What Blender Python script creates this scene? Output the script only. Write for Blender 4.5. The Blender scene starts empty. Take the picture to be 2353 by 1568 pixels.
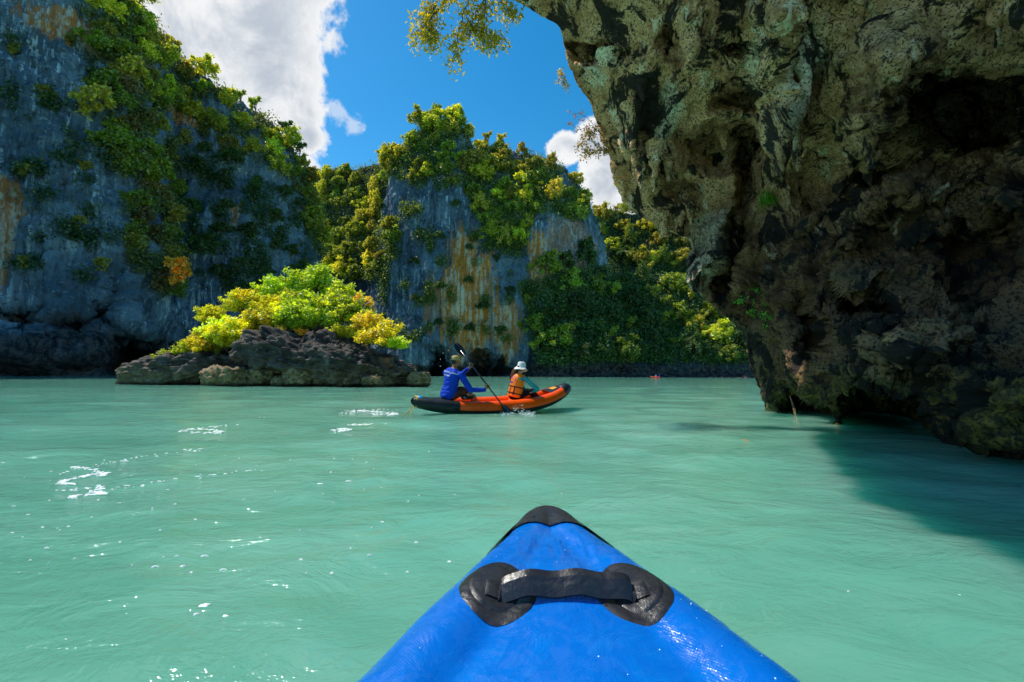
import bpy, bmesh, math, random
import numpy as np
from mathutils import Vector, Matrix
from mathutils.bvhtree import BVHTree

sc = bpy.context.scene
COL = sc.collection
random.seed(7)
RAD = math.radians

# ---------------------------------------------------------------- camera
PITCH, ROLL, EYE = RAD(4.16), RAD(0.30), 0.85
cam_d = bpy.data.cameras.new('camera')
cam_d.sensor_width = 36.0
cam_d.lens = 16.0
cam_d.clip_start = 0.05
cam_d.clip_end = 4000
cam = bpy.data.objects.new('camera', cam_d)
COL.objects.link(cam)
cam.matrix_world = Matrix.Translation((0, 0, EYE)) @ Matrix.Rotation(math.pi / 2 + PITCH, 4, 'X') @ Matrix.Rotation(ROLL, 4, 'Z')
sc.camera = cam

# ---------------------------------------------------------------- sun, sky, exposure
SUN_AZ, SUN_EL = RAD(-68), RAD(58)           # azimuth left of straight ahead (+Y)
sun_dir = Vector((math.sin(SUN_AZ) * math.cos(SUN_EL), math.cos(SUN_AZ) * math.cos(SUN_EL), math.sin(SUN_EL)))
sd = bpy.data.lights.new('sun', 'SUN')
sd.energy = 5.0
sd.angle = RAD(0.53)
sd.color = (1.0, 0.95, 0.86)
so = bpy.data.objects.new('sun', sd)
COL.objects.link(so)
so.rotation_euler = (-sun_dir).to_track_quat('-Z', 'Y').to_euler()
so.location = (0, 0, 60)

sc.view_settings.view_transform = 'Standard'
sc.view_settings.look = 'None'
sc.view_settings.exposure = 0.0
sc.view_settings.gamma = 1.0
sc.view_settings.use_curve_mapping = False
sc.cycles.max_bounces = 8
sc.cycles.diffuse_bounces = 4
sc.cycles.transparent_max_bounces = 8
sc.cycles.caustics_reflective = False
sc.cycles.caustics_refractive = False
sc.cycles.sample_clamp_indirect = 6.0

# ---------------------------------------------------------------- pixel helpers (photo shown 2353 px wide)
PW, PH, PF = 2353.0, 1568.0, 1046.0
_a = math.pi / 2 + PITCH
_Rx = np.array([[1, 0, 0], [0, math.cos(_a), -math.sin(_a)], [0, math.sin(_a), math.cos(_a)]])
_Rz = np.array([[math.cos(ROLL), -math.sin(ROLL), 0], [math.sin(ROLL), math.cos(ROLL), 0], [0, 0, 1]])
_R = _Rx @ _Rz
CAMP = np.array([0, 0, EYE])
def rays(px, py):
    px = np.asarray(px, float); py = np.asarray(py, float)
    v = np.stack([px - PW / 2, -(py - PH / 2), np.full_like(px + py, -PF)], -1)
    v = v @ _R.T
    return v / np.linalg.norm(v, axis=-1, keepdims=True)
def aty(px, py, Y):
    d = rays(px, py)
    return CAMP + d * (np.asarray(Y, float) / d[..., 1])[..., None]
def atz(px, py, z):
    d = rays(px, py)
    return CAMP + d * ((np.asarray(z, float) - EYE) / d[..., 2])[..., None]
def V3(px, py, Y):
    return Vector(aty(px, py, Y))

# ---------------------------------------------------------------- node helpers
class NT:
    def __init__(s, tree): s.t = tree; s.n = tree.nodes; s.l = tree.links
    def new(s, typ, **kw):
        nd = s.n.new(typ)
        for k, v in kw.items():
            if k in ('op', 'operation'): nd.operation = v
            elif k.startswith('_'): setattr(nd, k[1:], v)
        return nd
    def put(s, sock, v):
        if hasattr(v, 'is_output') or hasattr(v, 'links'): s.l.new(v, sock)
        else:
            if isinstance(v, (tuple, list)) and sock.type == 'RGBA' and len(v) == 3: v = (*v, 1)
            sock.default_value = v
    def math(s, op, a, b=0.0, c=0.0, clamp=False):
        nd = s.n.new('ShaderNodeMath'); nd.operation = op; nd.use_clamp = clamp
        s.put(nd.inputs[0], a); s.put(nd.inputs[1], b); s.put(nd.inputs[2], c)
        return nd.outputs[0]
    def vmath(s, op, a, b=(0, 0, 0)):
        nd = s.n.new('ShaderNodeVectorMath'); nd.operation = op
        s.put(nd.inputs[0], a); s.put(nd.inputs[1], b)
        return nd.outputs['Value'] if op in ('DOT_PRODUCT', 'LENGTH', 'DISTANCE') else nd.outputs[0]
    def mix(s, f, a, b, blend='MIX'):
        nd = s.n.new('ShaderNodeMix'); nd.data_type = 'RGBA'; nd.blend_type = blend
        s.put(nd.inputs[0], f); s.put(nd.inputs[6], a); s.put(nd.inputs[7], b)
        return nd.outputs[2]
    def ss(s, x, lo, hi):                      # smoothstep
        nd = s.n.new('ShaderNodeMapRange'); nd.interpolation_type = 'SMOOTHSTEP'
        s.put(nd.inputs['Value'], x); nd.inputs['From Min'].default_value = lo; nd.inputs['From Max'].default_value = hi
        return nd.outputs['Result']
    def noise(s, vec, scale, detail=4, rough=0.55, dist=0.0):
        nd = s.n.new('ShaderNodeTexNoise')
        s.put(nd.inputs['Vector'], vec); nd.inputs['Scale'].default_value = scale
        nd.inputs['Detail'].default_value = detail; nd.inputs['Roughness'].default_value = rough
        nd.inputs['Distortion'].default_value = dist
        return nd.outputs['Fac']
    def voronoi(s, vec, scale, feature='F1'):
        nd = s.n.new('ShaderNodeTexVoronoi'); nd.feature = feature
        s.put(nd.inputs['Vector'], vec); nd.inputs['Scale'].default_value = scale
        return nd.outputs['Distance']
    def scale(s, vec, sx, sy, sz):
        return s.vmath('MULTIPLY', vec, (sx, sy, sz))
    def bump(s, h, strength, dist, normal=None):
        nd = s.n.new('ShaderNodeBump'); s.put(nd.inputs['Height'], h)
        nd.inputs['Strength'].default_value = strength; nd.inputs['Distance'].default_value = dist
        if normal is not None: s.put(nd.inputs['Normal'], normal)
        return nd.outputs[0]

def new_mat(name):
    m = bpy.data.materials.new(name); m.use_nodes = True
    t = NT(m.node_tree)
    b = m.node_tree.nodes['Principled BSDF']
    return m, t, b
def pos(t):
    return t.n.new('ShaderNodeNewGeometry').outputs['Position']
def objco(t):
    return t.n.new('ShaderNodeTexCoord').outputs['Object']

# ---------------------------------------------------------------- world
world = bpy.data.worlds.new('World'); sc.world = world; world.use_nodes = True
wt = NT(world.node_tree)
bg = world.node_tree.nodes['Background']
sky = wt.n.new('ShaderNodeTexSky'); sky.sky_type = 'NISHITA'; sky.sun_disc = False
sky.sun_elevation = SUN_EL; sky.sun_rotation = SUN_AZ % (2 * math.pi)
sky.air_density = 1.0; sky.dust_density = 0.25; sky.ozone_density = 2.5
hs = wt.n.new('ShaderNodeHueSaturation'); hs.inputs['Saturation'].default_value = 1.42; hs.inputs['Value'].default_value = 1.65; hs.inputs['Hue'].default_value = .488
wt.l.new(sky.outputs[0], hs.inputs['Color'])
gen = wt.n.new('ShaderNodeTexCoord').outputs['Generated']
n1 = wt.noise(gen, 7.0, 9, 0.62, 0.3)
n2 = wt.noise(gen, 2.2, 5, 0.55)
n3 = wt.noise(gen, 26.0, 6, 0.6, 0.5)
def blob_field(blobs):
    f = None
    for px, py, r in blobs:
        d = rays(px, py)
        dist = wt.vmath('DISTANCE', gen, tuple(float(v) for v in d))
        e = wt.math('SUBTRACT', 1.0, wt.math('DIVIDE', dist, r))
        f = e if f is None else wt.math('MAXIMUM', f, e)
    return f
# heaped cloud behind the left cliff, its tower leaning right; second one behind the far summit
f1 = blob_field([(430, 60, .20), (540, 40, .13), (560, 150, .13), (610, 220, .10), (660, 260, .062), (300, -200, .30), (520, -160, .18), (420, 260, .22), (690, 310, .04)])
f2 = blob_field([(1370, 330, .062), (1300, 345, .045), (1400, 400, .085), (1480, 420, .10), (1600, 380, .12)])
f = wt.math('MAXIMUM', f1, f2)
nz = wt.math('ADD', wt.math('MULTIPLY', wt.math('SUBTRACT', n1, 0.5), 1.3), wt.math('MULTIPLY', wt.math('SUBTRACT', n3, 0.5), 0.35))
dens = wt.ss(wt.math('ADD', f, nz), 0.02, 0.20)
# thin wisps beside the tower, and stray fair-weather cloud over the rest of the sky
f3 = blob_field([(775, 265, .035), (810, 290, .030), (760, 240, .02)])
wisp = wt.math('MULTIPLY', wt.ss(wt.math('ADD', f3, wt.math('MULTIPLY', wt.math('SUBTRACT', n3, 0.5), 3.4)), 0.25, 0.95), 0.5)
wisp = wt.math('MULTIPLY', wisp, wt.ss(f3, 0.0, 0.3))
dens = wt.math('MAXIMUM', dens, wisp)
edge = wt.ss(wt.math('ADD', f, nz), 0.05, 0.75)
shade = wt.math('MULTIPLY', edge, wt.ss(n1, 0.34, 0.58))
ccol = wt.mix(shade, (9.0, 9.1, 9.2), (4.9, 5.5, 6.3))
col = wt.mix(dens, hs.outputs[0], ccol)
wt.l.new(col, bg.inputs['Color'])
bg.inputs['Strength'].default_value = 0.104
# ---------------------------------------------------------------- numpy noise
def _h(ix, iy, iz, seed):
    with np.errstate(over='ignore'):
        h = (ix.astype(np.uint32) * np.uint32(374761393) + iy.astype(np.uint32) * np.uint32(668265263)
             + iz.astype(np.uint32) * np.uint32(2147483647) + np.uint32(seed) * np.uint32(974634777))
        h = (h ^ (h >> np.uint32(13))) * np.uint32(1274126177)
        h = (h ^ (h >> np.uint32(15))) * np.uint32(2246822519)
        h ^= h >> np.uint32(14)
    return h.astype(np.float32) / np.float32(4294967295.0)
def vnoise(P, seed=0):
    P = np.asarray(P, np.float32)
    I = np.floor(P).astype(np.int32); f = P - I
    u = f * f * f * (f * (f * 6 - 15) + 10)
    x, y, z = I[..., 0], I[..., 1], I[..., 2]
    r = 0
    for dx in (0, 1):
        wx = u[..., 0] if dx else 1 - u[..., 0]
        for dy in (0, 1):
            wy = u[..., 1] if dy else 1 - u[..., 1]
            for dz in (0, 1):
                wz = u[..., 2] if dz else 1 - u[..., 2]
                r = r + wx * wy * wz * _h(x + dx, y + dy, z + dz, seed)
    return r * 2 - 1
def fbm(P, octv=4, seed=0, gain=0.5, ridged=False):
    P = np.asarray(P, np.float32); s = 0; a = 1.0; t = 0
    for o in range(octv):
        n = vnoise(P * (2.03 ** o) + o * 17.3, seed + o)
        if ridged: n = 1 - 2 * np.abs(n)
        s = s + a * n; t += a; a *= gain
    return s / t
def worley(P, seed=0):
    P = np.asarray(P, np.float32); I = np.floor(P).astype(np.int32); best = np.full(P.shape[:-1], 9.0, np.float32)
    for dx in (-1, 0, 1):
        for dy in (-1, 0, 1):
            for dz in (-1, 0, 1):
                x, y, z = I[..., 0] + dx, I[..., 1] + dy, I[..., 2] + dz
                q = np.stack([x + _h(x, y, z, seed), y + _h(x, y, z, seed + 1), z + _h(x, y, z, seed + 2)], -1)
                best = np.minimum(best, ((P - q) ** 2).sum(-1))
    return np.sqrt(best)
def blocks(P, seed=0):                       # nearest-cell id and distance to the cell border: jointed rock
    P = np.asarray(P, np.float32); I = np.floor(P).astype(np.int32); f1 = np.full(P.shape[:-1], 9.0, np.float32); f2 = f1.copy(); idv = f1 * 0
    for dx in (-1, 0, 1):
        for dy in (-1, 0, 1):
            for dz in (-1, 0, 1):
                x, y, z = I[..., 0] + dx, I[..., 1] + dy, I[..., 2] + dz
                h = _h(x, y, z, seed + 2)
                q = np.stack([x + _h(x, y, z, seed), y + _h(x, y, z, seed + 1), z + h], -1)
                d = ((P - q) ** 2).sum(-1); m = d < f1
                f2 = np.where(m, f1, np.minimum(f2, d)); idv = np.where(m, h, idv); f1 = np.where(m, d, f1)
    return idv, np.sqrt(f2) - np.sqrt(f1)
def sstep(x, a, b):
    t = np.clip((x - a) / (b - a), 0, 1); return t * t * (3 - 2 * t)

# ---------------------------------------------------------------- mesh helpers
def mesh_np(name, verts, faces, mat=None, smooth=True):
    verts = np.ascontiguousarray(verts, np.float32).reshape(-1, 3); faces = np.ascontiguousarray(faces, np.int32)
    k = faces.shape[1]; me = bpy.data.meshes.new(name)
    me.vertices.add(len(verts)); me.vertices.foreach_set('co', verts.ravel())
    me.loops.add(faces.size); me.loops.foreach_set('vertex_index', faces.ravel())
    me.polygons.add(len(faces)); me.polygons.foreach_set('loop_start', np.arange(0, faces.size, k, dtype=np.int32))
    me.polygons.foreach_set('use_smooth', np.full(len(faces), smooth))
    me.update(calc_edges=True); me.validate()
    if mat: me.materials.append(mat)
    return me
def grid_faces(nu, nv, wrap_u=False, wrap_v=False):
    i = np.arange(nu if wrap_u else nu - 1)[:, None]; j = np.arange(nv if wrap_v else nv - 1)[None, :]
    i1 = (i + 1) % nu; j1 = (j + 1) % nv
    return np.stack([i * nv + j, i1 * nv + j, i1 * nv + j1, i * nv + j1], -1).reshape(-1, 4)
def link(name, me, parent=None):
    o = bpy.data.objects.new(name, me); COL.objects.link(o)
    if parent is not None: o.parent = parent
    return o
def tag(o, label=None, cat=None, group=None, kind=None):
    if label: o['label'] = label
    if cat: o['category'] = cat
    if group: o['group'] = group
    if kind: o['kind'] = kind
    return o
def thing(name, loc, label, cat, group=None, rz=0.0):
    o = bpy.data.objects.new(name, None); o.empty_display_size = 0.2; COL.objects.link(o)
    o.location = loc; o.rotation_euler = (0, 0, rz)
    return tag(o, label, cat, group)
def copy_tree(o, parent=None):
    c = o.copy(); COL.objects.link(c); c.parent = parent
    for ch in list(o.children): copy_tree(ch, c)
    return c

class MB:
    def __init__(s): s.v = []; s.f = []
    def add(s, V, Fc):
        b = len(s.v); s.v += [tuple(map(float, p)) for p in V]; s.f += [tuple(int(i) + b for i in f) for f in Fc]
    def box(s, c, sz, rot=None):
        R = rot or Matrix.Identity(3); c = Vector(c)
        P = [c + R @ Vector((x * sz[0] / 2, y * sz[1] / 2, z * sz[2] / 2)) for x in (-1, 1) for y in (-1, 1) for z in (-1, 1)]
        s.add(P, [(0, 1, 3, 2), (4, 6, 7, 5), (0, 4, 5, 1), (2, 3, 7, 6), (0, 2, 6, 4), (1, 5, 7, 3)])
    def tube(s, pts, rad, n=8, caps=True, flat=None):
        pts = [Vector(p) for p in pts]; m = len(pts)
        if not hasattr(rad, '__len__'): rad = [rad] * m
        up = None; R = []
        for i, p in enumerate(pts):
            t = (pts[min(i + 1, m - 1)] - pts[max(i - 1, 0)]).normalized()
            if up is None:
                up = Vector((0, 0, 1)) if abs(t.z) < .9 else Vector((1, 0, 0))
            sx = t.cross(up).normalized(); up = sx.cross(t).normalized()
            for k in range(n):
                a = 2 * math.pi * k / n
                R.append(p + (sx * math.cos(a) + up * math.sin(a) * (flat or 1)) * rad[i])
        F_ = [(i * n + k, i * n + (k + 1) % n, (i + 1) * n + (k + 1) % n, (i + 1) * n + k) for i in range(m - 1) for k in range(n)]
        if caps:
            F_.append(tuple(range(n - 1, -1, -1))); F_.append(tuple((m - 1) * n + k for k in range(n)))
        s.add(R, F_)
    def capsule(s, p0, p1, r0, r1, n=14):
        p0, p1 = Vector(p0), Vector(p1); d = p1 - p0; L = d.length
        t = d / L if L > 1e-6 else Vector((0, 0, 1))
        P = []; Rr = []
        for a in (-80, -55, -28): P.append(p0 + t * r0 * math.sin(RAD(a))); Rr.append(r0 * math.cos(RAD(a)))
        P += [p0, p0.lerp(p1, .5), p1]; Rr += [r0, (r0 + r1) / 2, r1]
        for a in (28, 55, 80): P.append(p1 + t * r1 * math.sin(RAD(a))); Rr.append(r1 * math.cos(RAD(a)))
        s.tube(P, Rr, n)
    def loft(s, rings):                         # rings: (center, xaxis, yaxis, rx, ry) ; closed caps
        n = 24; R = []
        for c, X, Y, rx, ry in rings:
            c, X, Y = Vector(c), Vector(X), Vector(Y)
            for k in range(n):
                a = 2 * math.pi * k / n
                ca, sa = math.cos(a), math.sin(a)
                R.append(c + X * rx * math.copysign(abs(ca) ** .85, ca) + Y * ry * math.copysign(abs(sa) ** .85, sa))
        m = len(rings)
        F_ = [(i * n + k, i * n + (k + 1) % n, (i + 1) * n + (k + 1) % n, (i + 1) * n + k) for i in range(m - 1) for k in range(n)]
        F_.append(tuple(range(n - 1, -1, -1))); F_.append(tuple((m - 1) * n + k for k in range(n)))
        s.add(R, F_)
    def ell(s, c, r, rot=None, n=16, m=10):
        R = rot or Matrix.Identity(3); c = Vector(c); P = []
        for i in range(m + 1):
            th = math.pi * (i + .02) / (m + .04)
            for k in range(n):
                a = 2 * math.pi * k / n
                P.append(c + R @ Vector((r[0] * math.sin(th) * math.cos(a), r[1] * math.sin(th) * math.sin(a), r[2] * math.cos(th))))
        F_ = [(i * n + k, (i + 1) * n + k, (i + 1) * n + (k + 1) % n, i * n + (k + 1) % n) for i in range(m) for k in range(n)]
        F_.append(tuple(range(n))); F_.append(tuple(m * n + k for k in range(n - 1, -1, -1)))
        s.add(P, F_)
    def mesh(s, name, mat=None, smooth=True):
        me = bpy.data.meshes.new(name); me.from_pydata(s.v, [], s.f)
        me.polygons.foreach_set('use_smooth', [smooth] * len(me.polygons)); me.update()
        if mat: me.materials.append(mat)
        return me
    def obj(s, name, mat, parent=None, smooth=True):
        return link(name, s.mesh(name, mat, smooth), parent)
    def fused(s, name, mat, parent=None, voxel=.012, smooth=4):   # one continuous skin over overlapping volumes
        o = s.obj(name, mat, None)
        r = o.modifiers.new('r', 'REMESH'); r.mode = 'VOXEL'; r.voxel_size = voxel; r.use_smooth_shade = True
        sm = o.modifiers.new('s', 'SMOOTH'); sm.factor = .5; sm.iterations = smooth
        dg = bpy.context.evaluated_depsgraph_get()
        me = bpy.data.meshes.new_from_object(o.evaluated_get(dg))
        o.modifiers.clear(); old = o.data; o.data = me; bpy.data.meshes.remove(old)
        me.name = name
        if not me.materials: me.materials.append(mat)
        me.polygons.foreach_set('use_smooth', [True] * len(me.polygons))
        o.parent = parent
        return o
def simple(name, col, rough=.6, spec=.5, bump=None, var=0.0, vscale=20, sheen=0):
    m, t, b = new_mat(name)
    b.inputs['Roughness'].default_value = rough; b.inputs['Specular IOR Level'].default_value = spec
    if sheen: b.inputs['Sheen Weight'].default_value = sheen
    c = objco(t)
    if var:
        n = t.noise(c, vscale, 5, .6)
        t.put(b.inputs['Base Color'], t.mix(t.ss(n, .3, .7), tuple(x * (1 - var) for x in col), tuple(min(1, x * (1 + var)) for x in col)))
    else: b.inputs['Base Color'].default_value = (*col, 1)
    if bump: t.put(b.inputs['Normal'], t.bump(t.noise(c, bump[0], 5, .6), bump[1], bump[2]))
    return m
# ================================================================ WATER
def make_water_mat():
    m, t, b = new_mat('milky_lagoon_water')
    p = pos(t)
    big = t.noise(t.scale(p, .05, .16, 1), 1.0, 4, .6, .6)
    mid = t.noise(t.scale(p, .35, .9, 1), 1.0, 5, .6, .8)
    c = t.mix(t.ss(big, .35, .65), (.098, .315, .220), (.148, .392, .280))
    c = t.mix(t.math('MULTIPLY', t.ss(mid, .42, .70), .35), c, (.20, .43, .335))
    t.put(b.inputs['Base Color'], c)
    b.inputs['IOR'].default_value = 1.33
    b.inputs['Roughness'].default_value = .06
    b.inputs['Specular IOR Level'].default_value = .5
    b.subsurface_method = 'BURLEY'
    b.inputs['Subsurface Weight'].default_value = 1.0
    b.inputs['Subsurface Radius'].default_value = (.10, .50, .34)
    b.inputs['Subsurface Scale'].default_value = 2.0
    r1 = t.noise(t.scale(p, 2.2, 3.6, 1), 1.0, 5, .62, 1.2)
    r2 = t.noise(t.scale(p, 9, 15, 1), 1.0, 3, .55, .6)
    r0 = t.noise(t.scale(p, .45, .9, 1), 1.0, 3, .5, .8)
    nrm = t.bump(r0, .5, .10)
    nrm = t.bump(r1, .65, .050, nrm)
    nrm = t.bump(r2, .60, .012, nrm)
    t.put(b.inputs['Normal'], nrm)
    return m
def make_water():
    fr = np.linspace(-RAD(70), RAD(70), 420); bk = np.linspace(RAD(70), RAD(290), 60)[1:-1]
    th = np.concatenate([fr, bk])
    rr = np.exp(np.linspace(math.log(.25), math.log(1500), 560))
    TH, RR = np.meshgrid(th, rr, indexing='ij')
    X, Y = RR * np.sin(TH), RR * np.cos(TH)
    Z = np.zeros_like(X); sp = RR * .0156
    rng = np.random.RandomState(3)
    for k in range(46):
        lam = .22 * (3.6 / .22) ** rng.rand(); ang = rng.normal(RAD(80), .55); ph = rng.rand() * 6.28
        amp = .0030 * lam ** .85
        w = sstep(lam / sp, 3, 7)
        Z += amp * w * np.sin(2 * math.pi / lam * (X * math.cos(ang) + Y * math.sin(ang)) + ph + 1.1 * np.sin(X * .31 + Y * .23 + ph))
    # slow eddies left by the paddle strokes
    for ex, ey, er in ((-2.9, 4.2, .55), (-5.0, 7.2, .7), (-2.3, 7.6, .6)):
        d = np.hypot(X - ex, Y - ey); Z += .010 * np.exp(-(d / er) ** 2) * np.cos(d * 14)
    # bow ripples beside the orange canoe
    Vv = np.stack([X, Y, Z], -1)
    n, k = Vv.shape[:2]
    Fc = grid_faces(n, k, wrap_u=True)
    verts = np.concatenate([Vv.reshape(-1, 3), [[0, 0, 0]]])
    me = mesh_np('water', verts, Fc[:, ::-1], make_water_mat())
    o = link('water', me)
    # close the middle, under the blue kayak
    bm = bmesh.new(); bm.from_mesh(me); bm.verts.ensure_lookup_table()
    ring = [bm.verts[i * k] for i in range(n)]; c = bm.verts[n * k]
    for i in range(n):
        bm.faces.new((c, ring[(i + 1) % n], ring[i]))
    bm.normal_update(); bm.to_mesh(me); bm.free()
    return tag(o, kind='structure')
water = make_water()

# ================================================================ NEAR OVERHANG
def tps(ctrl):
    C = np.array(ctrl, float); P = C[:, :2] / 300.0; n = len(P)
    def U(r2): return np.where(r2 > 0, r2 * np.log(r2 + 1e-12), 0)
    D = ((P[:, None] - P[None]) ** 2).sum(-1)
    A = np.zeros((n + 3, n + 3)); A[:n, :n] = U(D) + .02 * np.eye(n); A[:n, n] = 1; A[:n, n + 1:] = P; A[n, :n] = 1; A[n + 1:, :n] = P.T
    w = np.linalg.solve(A, np.concatenate([C[:, 2], [0, 0, 0]]))
    def ev(x, y):
        Q = np.stack([x, y], -1) / 300.0; out = w[n] + Q @ w[n + 1:]
        for i in range(n): out = out + w[i] * U(((Q - P[i]) ** 2).sum(-1))
        return out
    return ev
OH_CTRL = [(1755, 943, 11.2), (1860, 960, 9.3), (1950, 985, 7.5), (2100, 1005, 6.6), (2250, 1040, 5.2), (2353, 1058, 4.75), (2600, 1105, 3.9), (3000, 1180, 3.1),
           (1718, 800, 11.0), (1800, 850, 9.8), (1930, 850, 7.6), (2110, 850, 6.2), (2353, 900, 4.6), (2700, 900, 3.7), (3000, 900, 3.2),
           (1570, 640, 11.2), (1650, 600, 10.6), (1700, 700, 10.6), (1800, 680, 9.4), (1950, 720, 7.8), (2110, 740, 6.4), (2353, 720, 5.2), (2700, 650, 4.0), (3000, 600, 3.4),
           (1600, 565, 11.4), (1750, 500, 10.4), (1900, 520, 9.0), (2100, 520, 7.6), (2353, 480, 6.0),
           (1430, 475, 11.6), (1540, 500, 11.2), (1395, 330, 11.2), (1500, 350, 10.4), (1650, 330, 10.2), (1800, 340, 9.3), (2000, 330, 7.9), (2200, 330, 7.6), (2353, 300, 6.6),
           (1290, 120, 10.6), (1400, 150, 9.8), (1600, 180, 9.2), (1800, 150, 8.2), (2030, 150, 7.0), (2200, 150, 6.4), (2353, 100, 5.6), (2800, 100, 4.2),
           (1150, 0, 10.2), (1280, 40, 10.2), (1500, 0, 8.8), (1800, -20, 7.4), (2100, -20, 6.2), (2353, -50, 5.2),
           (1050, -80, 9.9), (945, -200, 9.3), (830, -400, 8.0), (670, -700, 6.0), (340, -1400, 3.0), (1400, -1400, 3.9), (3000, -1400, 2.8), (1400, -300, 7.8), (1400, -650, 6.6), (2000, -300, 5.8), (2000, -700, 4.8), (2700, -400, 4.2), (3000, -700, 3.4)]
# lobes and hollows: px, py, rx, ry, tilt(deg), depth change in metres (minus = bulges out)
OH_BUMPS = [(1795, 120, 42, 190, 4, -.75), (1810, 285, 38, 45, 0, -.35), (1850, 60, 30, 120, 3, -.25), (1760, 30, 40, 40, 0, -.4),
            (2040, 185, 62, 95, 8, -1.1), (2000, 300, 40, 60, -15, -.5), (2210, 250, 120, 80, 12, 2.2), (2120, 330, 120, 26, 8, .7),
            (1650, 335, 85, 50, -8, .9), (1700, 232, 55, 26, 0, .9), (1545, 98, 36, 34, 0, .5), (1692, 108, 17, 17, 0, .5), (1360, 118, 62, 28, 8, .6), (1370, 145, 38, 12, 8, -.3),
            (1705, 400, 24, 110, 4, 1.1), (1500, 365, 26, 20, 0, -.35), (1450, 300, 22, 60, 0, -.35), (1590, 70, 28, 42, 18, -.45), (1600, 20, 14, 40, 10, -.6),
            (1640, 560, 34, 90, 22, -.5), (1690, 600, 26, 80, 18, .6), (1600, 640, 26, 40, 0, -.3),
            (1930, 770, 44, 95, -22, -.65), (2000, 790, 26, 80, -20, -.45), (2050, 800, 26, 75, -18, -.45), (2125, 790, 80, 85, 10, -.75), (1965, 720, 14, 80, -25, .5), (2030, 760, 10, 80, -20, .45),
            (1865, 760, 36, 80, -14, 1.0), (1985, 690, 60, 26, 12, .8), (2035, 970, 90, 46, 16, 2.6), (1880, 955, 60, 22, 14, 1.5), (1925, 920, 52, 66, -14, -.55), (1840, 830, 40, 90, -20, -.35),
            (2260, 920, 150, 70, 8, -.45), (2250, 600, 110, 90, 0, .8), (1975, 640, 60, 26, 20, -.5), (1940, 560, 50, 26, -20, -.4), (2020, 480, 70, 26, -28, -.4), (2110, 440, 90, 30, -12, -.5), (2280, 455, 70, 22, 8, -.4),
            (1880, 430, 60, 60, 0, .6), (2060, 395, 100, 22, -6, .6), (1560, 440, 40, 30, 10, .5), (1480, 420, 26, 40, 0, -.3), (1840, 470, 30, 50, 0, -.3)]
OH_SIL = [(-1400, 270), (-700, 610), (-400, 820), (-200, 985), (-80, 1110), (5, 1185), (30, 1235), (60, 1286), (110, 1298), (160, 1310), (205, 1330), (240, 1352), (290, 1378), (330, 1396), (380, 1402), (430, 1416), (475, 1434),  # negative rows are unseen, pushed out so the roof shades the water
          (505, 1478), (530, 1540), (552, 1588), (575, 1594), (600, 1582), (640, 1570), (670, 1592), (700, 1636), (740, 1688), (770, 1706), (800, 1714), (850, 1726), (890, 1738), (943, 1757), (975, 1770)]
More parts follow.
